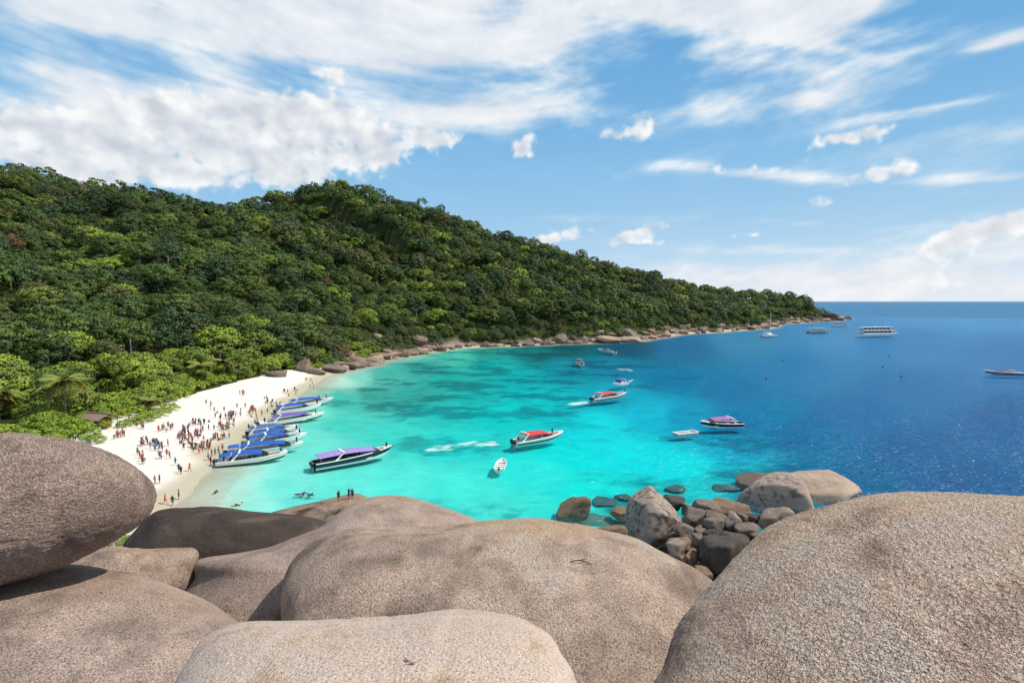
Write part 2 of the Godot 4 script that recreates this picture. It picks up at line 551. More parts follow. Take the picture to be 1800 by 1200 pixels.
func lay_out_island() -> void:
	shore = PackedVector2Array([Vector2(-36, 10), Vector2(-42, 50)])
	foot = PackedFloat32Array([85, 85])
	for e in [[305, 893, 80], [340, 855, 80], [372, 822, 78], [398, 795, 75], [425, 770, 72], [450, 748, 68], [480, 728, 62], [505, 712, 56], [540, 684, 46], [572, 662, 34], [600, 652, 14], [650, 641, 8], [690, 630, 7], [735, 622, 6], [800, 612, 4], [860, 609, 4], [920, 607, 4], [1000, 604, 5], [1060, 602, 6], [1122, 599, 7], [1160, 593, 5], [1200, 587, 5], [1260, 584, 7], [1310, 580, 8], [1358, 576.5, 9], [1368, 570, 8], [1400, 568, 6], [1440, 565.5, 6], [1468, 563, 8], [1492, 560.5, 10], [1488, 557, 14]]:
		var p := sea(e[0], e[1])
		shore.append(Vector2(p.x, -p.z))
		foot.append(e[2])
	island = shore.duplicate()
	island.append_array([Vector2(620, 1500), Vector2(-1800, 1700), Vector2(-1800, -300), Vector2(-30, -300)])
	for e in [[-900, 354, 430], [-350, 322, 470], [0, 329, 480], [60, 327, 480], [130, 338, 490], [200, 346, 500], [270, 361, 520], [340, 375, 545], [400, 379, 570], [450, 370, 600], [500, 349, 650], [600, 334, 690], [660, 349, 700], [740, 372, 710], [800, 398, 720], [870, 424, 730], [980, 453, 760], [1100, 487, 800], [1200, 512, 850], [1310, 525, 900], [1370, 526, 930], [1410, 534, 950], [1436, 549, 965], [1462, 556, 985]]:
		var p := out_at(e[0], e[1], e[2])
		ridge.append(Vector3(p.x, -p.z, p.y))
	lump.seed = 4; lump.noise_type = FastNoiseLite.TYPE_SIMPLEX_SMOOTH; lump.frequency = 0.01; lump.fractal_octaves = 4
	spur.seed = 11; spur.noise_type = FastNoiseLite.TYPE_SIMPLEX_SMOOTH; spur.frequency = 0.0075; spur.fractal_octaves = 3; spur.fractal_type = FastNoiseLite.FRACTAL_RIDGED
	reef.seed = 6; reef.noise_type = FastNoiseLite.TYPE_SIMPLEX_SMOOTH; reef.frequency = 0.034; reef.fractal_octaves = 5; reef.fractal_gain = 0.66

func shore_at(x: float, d: float) -> Vector2:
	# signed distance to the waterline (inland positive), depth of the flat behind it
	var q := Vector2(x, d)
	var best := 1e12
	var ft := 0.0
	for i in shore.size() - 1:
		var a := shore[i]
		var ab := shore[i + 1] - a
		var t := clampf((q - a).dot(ab) / ab.length_squared(), 0.0, 1.0)
		var dd := (a + ab * t).distance_squared_to(q)
		if dd < best:
			best = dd
			ft = lerpf(foot[i], foot[i + 1], t)
	var s := sqrt(best)
	return Vector2(s if Geometry2D.is_point_in_polygon(q, island) else -s, ft)

func height_from(x: float, d: float, sf: Vector2) -> float:
	var s := sf.x
	if s <= 0.0:
		return -minf(1.5 * (1.0 - exp(s / 35.0)), 1.5)
	var y := 3.0 * (1.0 - exp(-s / 16.0)) + minf(s, 90.0) * 0.018
	var b := s - sf.y
	if b > 0.0:
		var q := Vector2(x, d)
		var best := 1e12
		var top := 0.0
		for i in ridge.size() - 1:
			var a := Vector2(ridge[i].x, ridge[i].y)
			var ab := Vector2(ridge[i + 1].x, ridge[i + 1].y) - a
			var t := clampf((q - a).dot(ab) / ab.length_squared(), 0.0, 1.0)
			var dd := (a + ab * t).distance_squared_to(q)
			if dd < best:
				best = dd
				top = lerpf(ridge[i].z, ridge[i + 1].z, t)
		var r := sqrt(best)
		var t2 := b / (b + r)
		var relief := (spur.get_noise_2d(x, d * 0.7) * 0.26 + lump.get_noise_2d(x, d) * 0.16) * t2 * (1.0 - t2) * 2.6
		y += maxf(0.0, (top - 3.5) * (t2 * 1.06 - 0.06 * t2 * t2 + relief))
	return y

func ground(x: float, d: float) -> float:
	return height_from(x, d, shore_at(x, d))

func sea_colors() -> Array:
	# [x, y, r, g, b, reef] seen colour of the water over the bottom, as spots on the photograph
	return [[300, 900, 205, 228, 218, 0], [350, 870, 185, 228, 218, 0], [420, 840, 150, 220, 212, 0], [500, 850, 105, 214, 204, 0], [440, 885, 135, 220, 210, 0], [540, 880, 90, 208, 200, 0.05], [620, 850, 88, 214, 205, 0.05], [700, 840, 75, 213, 205, 0.1], [800, 850, 62, 213, 206, 0.1], [760, 895, 60, 195, 188, 0.5], [870, 890, 62, 205, 198, 0.35], [960, 900, 45, 205, 200, 0.1], [950, 820, 35, 208, 204, 0.05],
		[800, 770, 30, 195, 192, 0.3], [700, 760, 52, 196, 188, 0.35], [600, 745, 62, 190, 180, 0.3], [560, 770, 100, 208, 198, 0.05], [540, 720, 110, 208, 196, 0.05], [600, 700, 62, 176, 164, 0.3], [660, 690, 48, 150, 142, 0.7], [620, 660, 110, 196, 182, 0.1], [600, 664, 175, 218, 205, 0], [680, 655, 58, 165, 152, 0.5], [740, 640, 40, 145, 138, 0.8], [730, 625, 95, 180, 165, 0.2], [740, 690, 40, 150, 145, 0.8], [790, 660, 28, 158, 152, 0.8],
		[800, 622, 60, 175, 158, 0.4], [780, 720, 30, 178, 175, 0.5], [870, 640, 14, 160, 158, 0.7], [840, 700, 18, 165, 165, 0.7], [880, 722, 5, 184, 184, 0.35], [960, 700, 0, 172, 178, 0.5], [920, 665, 5, 160, 165, 0.6], [940, 618, 8, 105, 108, 0.7], [1000, 640, 0, 128, 148, 0.6], [1000, 612, 5, 78, 86, 0.4], [860, 613, 30, 130, 122, 0.6], [1080, 640, 8, 112, 145, 0.4], [1100, 609, 10, 70, 95, 0.2], [1050, 740, 0, 195, 206, 0.25], [1000, 790, 0, 205, 208, 0.1], [1100, 790, 0, 202, 212, 0.1],
		[1040, 850, 15, 208, 204, 0.2], [1010, 900, 45, 205, 198, 0.2], [1100, 900, 40, 165, 160, 0.8], [1180, 870, 30, 165, 165, 0.8], [1200, 810, 0, 200, 210, 0.15], [1150, 720, 0, 165, 195, 0.3], [1080, 690, 0, 150, 175, 0.5], [1200, 720, 0, 135, 175, 0.4], [1180, 660, 10, 105, 150, 0.2], [1200, 610, 28, 95, 138, 0], [1300, 590, 50, 118, 158, 0], [1280, 680, 18, 102, 152, 0.1], [1300, 735, 10, 105, 155, 0.3], [1300, 780, 0, 145, 180, 0.5], [1310, 825, 5, 160, 178, 0.5], [1230, 850, 20, 175, 182, 0.7], [1330, 850, 15, 120, 155, 0.6],
		[1400, 650, 32, 108, 158, 0], [1400, 760, 8, 95, 145, 0.1], [1420, 820, 5, 98, 142, 0.3], [1500, 830, 10, 85, 132, 0.2], [1500, 720, 15, 92, 148, 0], [1600, 780, 14, 82, 138, 0], [1600, 680, 30, 98, 152, 0], [1700, 840, 16, 78, 132, 0], [1780, 740, 22, 84, 140, 0], [1600, 600, 50, 112, 165, 0], [1780, 620, 46, 106, 160, 0], [1450, 575, 58, 122, 170, 0], [1600, 550, 66, 128, 178, 0], [1780, 550, 66, 128, 178, 0], [1700, 538, 70, 135, 185, 0]]

func make_ground() -> void:
	var spots := []
	for e in sea_colors():
		var deep_blue := smoothstep(120.0, 165.0, e[4]) * (1.0 - smoothstep(30.0, 75.0, e[2])) * smoothstep(1.25, 1.45, e[4] / e[3])
		spots.append([e[0] - 900.0, e[1] - 530.0, lin(e[2], e[3] * (1.0 + 0.36 * deep_blue), e[4] * (0.985 - 0.20 * deep_blue)), e[5]])
	var nu := 360
	var nv := 420
	var p := PackedVector3Array()
	var c := PackedColorArray()
	var land := PackedFloat32Array()
	var sand := lin(250, 244, 234, 0.74)
	var wet := lin(222, 205, 180, 0.60)
	for j in nv:
		var r := 34.0 * exp(log(1500.0 / 34.0) * j / (nv - 1))
		for i in nu:
			var az := deg_to_rad(-60.0 + 122.0 * i / (nu - 1))
			var x := r * sin(az)
			var d := r * cos(az)
			var sf := shore_at(x, d)
			var s := sf.x
			var y := height_from(x, d, Vector2(minf(s, 60.0), 1e6))
			var q := Vector3(x, y, -d)
			p.append(q)
			land.append(s - 0.55 * sf.y - 1.0)
			var col: Color
			if s < 3.5:
				# water column over sand: spots in distance and bearing
				var cz := d * cos(PITCH) + EYE * sin(PITCH)
				var ax := F * x / cz
				var ay := 70.0 + F * (EYE * cos(PITCH) - d * sin(PITCH)) / cz
				var sum := Color(0, 0, 0, 0)
				var rf := 0.0
				var ws := 0.0
				for e in spots:
					var dx: float = (ax - e[0]) * 0.55
					var dy: float = (ay - e[1]) * 1.25
					var w := 1.0 / pow(dx * dx + dy * dy + 60.0, 2.0)
					sum += e[2] * w
					rf += e[3] * w
					ws += w
				col = sum / ws
				rf /= ws
				var nz := 0.85 * reef.get_noise_2d(x * 0.7 + d * 0.15, d * 1.1) + 0.30 * reef.get_noise_2d(x * 5.0 + 90.0, d * 6.0) + 0.35 * lump.get_noise_2d(x * 2.0, d * 2.0)
				var patch := smoothstep(0.24 - rf * 0.48, 0.50 - rf * 0.42, nz) * minf(1.0, rf * 2.4)
				col = Color(col.r * lerpf(1.12, 0.45, patch), col.g * lerpf(1.05, 0.55, patch), col.b * lerpf(1.03, 0.62, patch)) * 0.85
				col = col * (1.0 + (0.12 + 0.34 * rf) * reef.get_noise_2d(x * 4.0 + 500.0, d * 5.0))
				col = col.lerp(wet, smoothstep(-13.0, 1.5, s + lump.get_noise_2d(x * 5.0, d * 5.0) * 3.0) * 0.9)
			else:
				col = wet
			if s > -2.0:
				col = col.lerp(sand, smoothstep(2.0, 8.0, s + lump.get_noise_2d(x * 4.0, d * 4.0) * 3.0))
				var tread := 0.5 + 0.5 * reef.get_noise_2d(x * 9.0, d * 9.0)
				col = col * lerpf(1.0, 0.93, clampf(tread, 0, 1))
			col.a = 1.0
			c.append(col)
	var beach := MB.new()
	var bed := MB.new()
	var whole := MB.new()
	whole.grid(p, nu, nv, false, Vector3.UP, c)
	for q in [[beach, true], [bed, false]]:
		var b: MB = q[0]
		b.v = whole.v
		b.n = whole.n
		b.c = whole.c
	for t in range(0, whole.ix.size(), 3):
		var a := whole.ix[t]
		if land[a] > 0 and land[whole.ix[t + 1]] > 0 and land[whole.ix[t + 2]] > 0:
			continue
		var b := beach if whole.v[a].y > -0.25 and whole.v[a].z > -330 else bed
		b.ix.append_array([a, whole.ix[t + 1], whole.ix[t + 2]])
	structure("beach", compact(beach).mesh(), M.sand, "white sand beach curving along the left side of the bay")
	structure("seabed", compact(bed).mesh(), M.seabed, "turquoise shallows of sand and reef under the bay")
	var deep := MB.new()
	deep.col = lin(66, 130, 174, 0.72)
	ring(deep, -1.8, [30.0, 400.0, 1500.0, 6000.0, 20000.0, 70000.0])
	structure("deep_seabed", deep.mesh(), M.seabed, "blue depths of the open sea")
	# water surface with a low swell; its own colour scatters a little light back
	var wm := MB.new()
	var wp := PackedVector3Array()
	var wc := PackedColorArray()
	var radii := PackedFloat32Array()
	for j in 260:
		radii.append(20.0 * exp(log(2500.0 / 20.0) * j / 259.0))
	radii.append_array([4000.0, 7000.0, 12000.0, 22000.0, 40000.0, 70000.0])
	var m := 360
	for r in radii:
		for i in m:
			var az := TAU * i / m
			var x := r * sin(az)
			var d := r * cos(az)
			var k := clampf(1.0 - r / 900.0, 0.0, 1.0)
			wp.append(Vector3(x, reef.get_noise_2d(x * 1.6, d * 2.6) * 0.10 * k + (lump.get_noise_2d(x * 0.8, d * 2.4 + x * 0.3) * 0.0011 * minf(r, 2500.0) if r > 60.0 and r < 9000.0 else 0.0) * smoothstep(60.0, 400.0, r), -d))
			wc.append(Color(0.012, 0.16, 0.22).lerp(Color(0.03, 0.14, 0.20), clampf((r - 150.0) / 500.0 + x / 260.0, 0.0, 1.0)))
	wm.grid(wp, m, radii.size(), true, Vector3.UP, wc)
	structure("water", wm.mesh(), M.water, "clear sea water with small wind waves")

func compact(b: MB) -> MB:
	var o := MB.new()
	var seen := {}
	for i in b.ix:
		if not seen.has(i):
			seen[i] = o.v.size()
			o.v.append(b.v[i])
			o.n.append(b.n[i])
			o.c.append(b.c[i])
		o.ix.append(seen[i])
	return o

func ring(b: MB, y: float, radii: Array) -> void:
	var p := PackedVector3Array()
	for r in radii:
		for i in 96:
			var g := TAU * i / 96
			p.append(Vector3(r * sin(g), y, -r * cos(g)))
	b.grid(p, 96, radii.size(), true, Vector3.UP)

func make_hills() -> void:
	var nu := 230
	var nv := 230
	var p := PackedVector3Array()
	var c := PackedColorArray()
	var inside := PackedFloat32Array()
	for j in nv:
		var r := 60.0 * exp(log(1450.0 / 60.0) * j / (nv - 1))
		for i in nu:
			var az := deg_to_rad(-75.0 + 112.0 * i / (nu - 1))
			var x := r * sin(az)
			var d := r * cos(az)
			var sf := shore_at(x, d)
			var y := height_from(x, d, sf)
			var edge := sf.x - 0.5 * sf.y
			y -= 0.5 * (1.0 - smoothstep(0.0, 6.0, edge))
			p.append(Vector3(x, y, -d))
			inside.append(edge + 4.0)
			var rocky := (1.0 - smoothstep(3.0, 12.0, sf.x + lump.get_noise_2d(x * 3.0, d * 3.0) * 8.0)) * (1.0 if sf.y < 12 else 0.0)
			var col := Color(0.022, 0.036, 0.012).lerp(Color(0.05, 0.055, 0.025), clampf(0.5 + lump.get_noise_2d(x * 4.0, d * 4.0), 0.0, 1.0))
			c.append(col.lerp(Color(0.26, 0.22, 0.19), rocky))
	var whole := MB.new()
	whole.grid(p, nu, nv, false, Vector3.UP, c)
	var hill := MB.new()
	hill.v = whole.v
	hill.n = whole.n
	hill.c = whole.c
	for t in range(0, whole.ix.size(), 3):
		if inside[whole.ix[t]] > 0 or inside[whole.ix[t + 1]] > 0 or inside[whole.ix[t + 2]] > 0:
			hill.ix.append_array([whole.ix[t], whole.ix[t + 1], whole.ix[t + 2]])
	structure("hillside", compact(hill).mesh(), M.forest_floor, "steep forest floor of the island hill")

# ------------------------------------------------------------------ rock
func cape_height(x: float, d: float) -> float:
	var r := sqrt(x * x + d * d) - 0.7 * maxf(0.0, x) + 1.2 * maxf(0.0, -x - 22.0)
	var y := 29.0 - 1.0 * r
	if r > 6.0:
		y = 25.0 * exp(-(r - 6.0) / 14.0) - 2.0 * smoothstep(52.0, 70.0, r) - maxf(0.0, r - 58.0) * 0.5
	return minf(y, 27.5) + lump.get_noise_2d(x * 8.0, d * 8.0) * 1.6 * smoothstep(8.0, 25.0, r)

func make_cape() -> void:
	var b := MB.new()
	var p := PackedVector3Array()
	var c := PackedColorArray()
	for j in 130:
		var r := 0.5 + 125.0 * pow(j / 129.0, 1.4)
		for i in 200:
			var g := deg_to_rad(-110.0 + 220.0 * i / 199.0)
			var x := r * sin(g)
			var d := r * cos(g)
			p.append(Vector3(x, cape_height(x, d), -d))
			var k := 0.5 + 0.5 * lump.get_noise_2d(x * 12.0, d * 12.0)
			var low := smoothstep(1.5, 5.0, cape_height(x, d))
			c.append(Color(0.10, 0.09, 0.08).lerp(Color(0.22, 0.20, 0.17), k).lerp(Color(0.55, 0.49, 0.45) * (0.7 + 0.5 * k), low))
	b.grid(p, 200, 130, false, Vector3.UP, c)
	structure("rocky_slope", b.mesh(), M.granite_smooth, "granite slope falling from the viewpoint to the water")

var coarse := FastNoiseLite.new()
var fine := FastNoiseLite.new()
var stain := FastNoiseLite.new()

# a boulder: an outline in metres round an axis, filled out to its real depth; lean tips the top away
func boulder_mesh(axis: Vector3, radii: Array, tf: float, tb: float, lean: float, n: float, rough: Array, paint: Callable, res := 1.0) -> ArrayMesh:
	var w := axis.normalized()
	var u := w.cross(Vector3.UP).normalized()
	var v := u.cross(w)
	var m := radii.size()
	var nu := int(200 * res)
	var nv := int(110 * res)
	var p := PackedVector3Array()
	var cols := PackedColorArray()
	for j in nv:
		var f := PI * j / (nv - 1) - PI / 2
		var cr := pow(absf(cos(f)), 2.0 / n) if absf(cos(f)) > 1e-6 else 0.0
		var sr := signf(f) * pow(absf(sin(f)), 2.0 / n)
		for i in nu:
			var th := TAU * i / nu
			var k := float(i) / nu * m
			var i1 := int(k)
			var t := k - i1
			var r: float = cubic_interpolate(radii[i1 % m], radii[(i1 + 1) % m], radii[(i1 - 1 + m) % m], radii[(i1 + 2) % m], t)
			# soften the outline towards the front pole, where the fan of spokes meets
			var q := u * cos(th) * r * cr + v * sin(th) * r * cr + w * ((tf if f < 0 else tb) * sr + lean * sin(th) * r * cr)
			p.append(q)
	# push along the direction from the centre: broad swellings, then pits
	for i in p.size():
		var q := p[i]
		var dir := q.normalized()
		var e: float = coarse.get_noise_3dv(q * rough[0]) * rough[1] + fine.get_noise_3dv(q * rough[2]) * rough[3]
		p[i] = q + dir * e
		cols.append(paint.call(q, e))
	var b := MB.new()
	b.grid(p, nu, nv, true, Vector3.ZERO, cols)
	return b.mesh()

func stained(base: Color, dark: float, ochre: float, sc: float) -> Callable:
	return func(q: Vector3, _e: float) -> Color:
		var a := stain.get_noise_3dv(q * sc)
		var b := stain.get_noise_3dv(q * sc * 0.7 + Vector3(30, 5, 9))
		var a2 := stain.get_noise_3dv(q * sc * 6.0)
		var k := 1.0 - dark * smoothstep(0.0, 0.5, a) + 0.18 * smoothstep(0.05, 0.5, -a) + 0.16 * a2
		var blot := stain.get_noise_3dv(q * sc * 2.3 + Vector3(3, 17, 8))
		var run := stain.get_noise_3d(q.x * sc * 3.2, q.y * sc * 0.9, q.z * sc * 1.6)
		k *= 1.0 - 0.26 * smoothstep(0.08, 0.42, blot) - 0.22 * smoothstep(0.12, 0.45, run) + 0.12 * smoothstep(0.15, 0.5, -blot)
		var c := base * k
		return c.lerp(Color(c.r * 0.98, c.g * 0.84, c.b * 0.60), ochre * smoothstep(0.1, 0.45, b))

func streaked(base: Color, sc: float) -> Callable:
	return func(q: Vector3, _e: float) -> Color:
		var flow := stain.get_noise_3d(q.x * 0.12 * sc + q.y * 0.5 * sc, q.y * 1.6 * sc + q.x * 0.55 * sc, q.z * 0.25 * sc)
		var broad := stain.get_noise_3dv(q * 0.22 * sc + Vector3(9, 2, 4))
		var c := base * (1.0 + 0.55 * flow + 0.5 * broad)
		return c.lerp(Color(0.30, 0.25, 0.22), 0.6 * smoothstep(0.22, 0.5, flow))

func make_boulders() -> void:
	coarse.seed = 2; coarse.noise_type = FastNoiseLite.TYPE_SIMPLEX_SMOOTH; coarse.frequency = 1.0; coarse.fractal_octaves = 3
	fine.seed = 12; fine.noise_type = FastNoiseLite.TYPE_SIMPLEX_SMOOTH; fine.frequency = 1.0; fine.fractal_octaves = 4; fine.fractal_gain = 0.6
	stain.seed = 7; stain.noise_type = FastNoiseLite.TYPE_SIMPLEX_SMOOTH; stain.frequency = 1.0; stain.fractal_octaves = 4; stain.fractal_gain = 0.55
	var W := Color(1, 1, 1)
	var list := [
		# name, label, centre, outline, front, back, lean, squareness, roughness, material, paint
		["big rounded granite boulder overhanging the left edge of the viewpoint", Vector3(-5.44, 30.94, -5.20), [1.47, 1.34, 1.21, 1.09, 0.99, 0.92, 0.86, 0.83, 0.79, 0.77, 0.76, 0.76, 0.77, 0.80, 0.84, 0.89, 0.95, 1.02, 1.12, 1.21, 1.25, 1.25, 1.24, 1.22, 1.17, 1.10, 1.04, 0.99, 0.96, 0.94, 0.92, 0.92, 0.91, 0.89, 0.86, 0.83, 0.81, 0.81, 0.83, 0.87, 0.92, 0.99, 1.07, 1.18, 1.32, 1.47, 1.58, 1.58], 1.2, 1.5, 0.1, 2.2, [0.6, 0.05, 9.0, 0.016], "granite_pitted", stained(Color(0.66, 0.62, 0.62), 0.3, 0.05, 0.6)],
		["broad granite slab filling the lower left under the overhanging boulder", Vector3(-4.21, 29.08, -4.80), [1.69, 1.58, 1.50, 1.45, 1.42, 1.42, 1.44, 1.47, 1.50, 1.51, 1.55, 1.63, 1.74, 1.90, 2.11, 2.39, 2.78, 3.34, 3.49, 3.08, 2.71, 2.38, 2.05, 1.77, 1.54, 1.38, 1.25, 1.15, 1.08, 1.02, 0.98, 0.95, 0.94, 0.94, 0.95, 0.98, 1.02, 1.09, 1.18, 1.30, 1.45, 1.63, 1.79, 1.97, 2.15, 2.02, 1.90, 1.80], 2.0, 3.0, 1.2, 2.2, [0.6, 0.05, 8.0, 0.008], "granite", stained(Color(0.80, 0.75, 0.74), 0.42, 0.2, 0.45)],
		["long sloping granite slab behind the central boulder", Vector3(-3.59, 27.94, -9.60), [3.61, 3.28, 2.89, 2.58, 2.33, 2.11, 1.90, 1.71, 1.52, 1.28, 1.06, 0.93, 0.87, 0.83, 0.82, 0.83, 0.85, 0.89, 0.95, 1.05, 1.22, 1.54, 2.10, 2.02, 2.21, 2.61, 2.39, 2.18, 1.99, 1.82, 1.67, 1.56, 1.48, 1.43, 1.40, 1.40, 1.42, 1.46, 1.53, 1.64, 1.80, 2.02, 2.33, 2.74, 3.14, 3.39, 3.58, 3.67], 2.9, 3.6, 0.9, 2.2, [0.3, 0.08, 5.0, 0.014], "granite", stained(Color(0.86, 0.80, 0.78), 0.3, 0.3, 0.3)],
		["thin lipped granite ledge below the overhanging boulder", Vector3(-6.03, 28.79, -8.00), [1.03, 0.99, 0.77, 0.63, 0.54, 0.48, 0.44, 0.42, 0.41, 0.40, 0.40, 0.41, 0.43, 0.45, 0.48, 0.51, 0.54, 0.59, 0.64, 0.72, 0.82, 0.93, 1.09, 1.15, 1.01, 0.86, 0.74, 0.65, 0.58, 0.52, 0.48, 0.46, 0.44, 0.43, 0.42, 0.43, 0.43, 0.45, 0.47, 0.50, 0.55, 0.62, 0.71, 0.84, 0.96, 0.98, 0.97, 0.98], 0.7, 1.1, 0.5, 2.4, [0.8, 0.03, 7.0, 0.010], "granite", stained(Color(0.76, 0.70, 0.66), 0.3, 0.5, 0.8)],
		["wide central granite boulder with a dark twig lying on it", Vector3(-0.28, 29.12, -6.40), [3.00, 2.85, 2.56, 2.33, 2.06, 1.83, 1.66, 1.53, 1.44, 1.37, 1.32, 1.29, 1.27, 1.26, 1.27, 1.30, 1.36, 1.48, 1.66, 1.95, 2.32, 2.60, 2.69, 2.62, 2.44, 2.26, 2.13, 1.97, 1.73, 1.54, 1.40, 1.29, 1.22, 1.17, 1.13, 1.12, 1.12, 1.14, 1.18, 1.24, 1.32, 1.44, 1.61, 1.85, 2.19, 2.57, 2.82, 3.03], 1.7, 2.6, 0.95, 2.3, [0.55, 0.07, 7.0, 0.012], "granite", stained(Color(0.96, 0.89, 0.83), 0.5, 0.5, 0.42)],
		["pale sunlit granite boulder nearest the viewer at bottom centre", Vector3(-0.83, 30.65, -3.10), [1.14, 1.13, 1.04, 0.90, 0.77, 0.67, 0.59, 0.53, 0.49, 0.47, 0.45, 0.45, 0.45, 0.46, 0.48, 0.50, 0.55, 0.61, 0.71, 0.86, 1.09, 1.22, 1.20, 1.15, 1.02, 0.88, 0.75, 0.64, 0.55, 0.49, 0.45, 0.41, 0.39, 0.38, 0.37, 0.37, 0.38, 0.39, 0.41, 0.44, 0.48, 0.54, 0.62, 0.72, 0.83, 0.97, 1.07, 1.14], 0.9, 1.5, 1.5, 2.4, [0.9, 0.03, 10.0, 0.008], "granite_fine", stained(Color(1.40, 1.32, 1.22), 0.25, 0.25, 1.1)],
		["huge rough pitted granite boulder filling the right foreground", Vector3(4.22, 29.82, -4.40), [1.45, 1.59, 1.77, 2.02, 2.25, 2.34, 2.34, 2.29, 2.19, 2.06, 1.97, 1.88, 1.82, 1.78, 1.77, 1.78, 1.83, 1.88, 1.93, 1.98, 2.06, 2.15, 2.24, 2.29, 2.34, 2.43, 2.54, 2.62, 2.78, 2.64, 2.40, 2.10, 1.79, 1.56, 1.38, 1.26, 1.16, 1.09, 1.05, 1.02, 1.01, 1.01, 1.03, 1.06, 1.11, 1.17, 1.25, 1.34], 1.7, 2.6, 0.85, 2.2, [0.5, 0.05, 9.0, 0.022], "granite_pitted", stained(Color(1.06, 1.0, 0.94), 0.42, 0.3, 0.32)],
		["dark smooth whale backed rock between the overhanging boulder and the bay", Vector3(-21.44, 15.36, -38.0), [7.51, 5.97, 4.76, 3.98, 3.47, 3.13, 2.91, 2.77, 2.69, 2.65, 2.64, 2.67, 2.74, 2.84, 2.99, 3.20, 3.49, 3.94, 4.62, 5.17, 5.34, 5.45, 5.66, 5.81, 5.62, 4.90, 4.21, 3.64, 3.22, 2.92, 2.71, 2.55, 2.45, 2.39, 2.36, 2.37, 2.41, 2.48, 2.58, 2.73, 2.93, 3.19, 3.54, 4.02, 4.65, 5.50, 6.55, 7.33], 6.0, 8.0, 0.8, 2.2, [0.12, 0.3, 1.2, 0.05], "granite_smooth", streaked(Color(0.125, 0.108, 0.106), 1.0)],
		["low brown shore rock on which three people stand", Vector3(-30.02, -2.09, -86.0), [10.32, 8.42, 6.98, 6.20, 5.67, 5.10, 4.43, 3.88, 3.48, 3.18, 2.98, 2.85, 2.77, 2.74, 2.76, 2.82, 2.95, 3.15, 3.45, 3.89, 4.55, 5.57, 7.21, 9.81, 10.18, 7.45, 5.70, 4.65, 3.97, 3.50, 3.16, 2.95, 2.79, 2.66, 2.64, 2.61, 2.64, 2.73, 2.82, 3.03, 3.26, 3.64, 4.15, 4.88, 5.99, 7.78, 10.84, 12.85], 6.0, 8.0, 0.9, 2.2, [0.1, 0.3, 0.8, 0.06], "granite_smooth", stained(Color(0.60, 0.50, 0.43), 0.85, 0.3, 0.16)],
	]
	for e in list:
		var far: bool = e[1].z < -30
		var o := part("boulder", boulder_mesh(e[1] - Vector3(0, EYE, 0), e[2], e[3], e[4], e[5], e[6], e[7], e[9], 0.7 if far else (2.2 if e[8] == "granite_pitted" else 1.4)), M[e[8]], self)
		o.position = e[1]
		tag(o, e[0], "boulder")
	# the twig on the central boulder, and litter blown onto the stones
	var tw := MB.new()
	tw.tube([Vector3(-0.12, -0.012, 0), Vector3(-0.05, 0.016, 0.01), Vector3(0.0, 0.016, 0.0), Vector3(0.10, 0.0, 0.01), Vector3(0.13, -0.02, 0.01)], [0.004, 0.007, 0.007, 0.006, 0.003], 6)
	tw.tube([Vector3(0.0, 0.016, 0.0), Vector3(0.03, 0.035, 0.0), Vector3(0.06, 0.03, 0.0)], [0.005, 0.004, 0.002], 5)
	var t := part("twig", tw.mesh(false), M.dark_wood, self)
	t.position = surface_at("wide central", 1020, 990) + Vector3(0, 0.012, 0)
	t.rotation.y = -0.15
	tag(t, "short dark curved twig lying on the central boulder", "twig")
	for e in [["pale sunlit", 716, 1160, "curled brown dead leaf in the middle of the pale boulder at bottom centre"], ["pale sunlit", 724, 1168, "smaller brown dead leaf beside the curled one on the pale boulder"], ["wide central", 640, 1040, "dead leaf lying on the left part of the central boulder"], ["broad granite", 330, 1120, "dead leaf lying on the lower left slab"]]:
		var lf := MB.new()
		lf.quad(Vector3(-0.022, 0.004, 0), Vector3(0, 0.0, 0.010), Vector3(0.024, 0.008, 0.002), Vector3(0, 0.006, -0.010), Vector3.UP)
		lf.tube([Vector3(0.02, 0.006, 0.001), Vector3(0.036, 0.012, 0.004)], [0.0012], 4)
		var o := part("dead_leaf", lf.mesh(false), M.dead_leaf, self)
		o.position = surface_at(e[0], e[1], e[2]) + Vector3(0, 0.004, 0)
		o.rotation.y = e[1] * 0.1
		tag(o, e[3], "leaf")

func surface_at(start: String, px: float, py: float) -> Vector3:
	# the point of a boulder seen in that direction
	var r := ray(px, py).normalized()
	var best := Vector3.ZERO
	var score := 1e9
	for c in get_children():
		if c is MeshInstance3D and c.has_meta("label") and String(c.get_meta("label")).begins_with(start):
			for q in c.mesh.surface_get_arrays(0)[Mesh.ARRAY_VERTEX]:
				var w: Vector3 = q + c.position - Vector3(0, EYE, 0)
				var d := w.dot(r)
				var s := (w - r * d).length() * 20.0 / d + d * 0.2
				if s < score:
					score = s
					best = w
	return best + Vector3(0, EYE, 0)



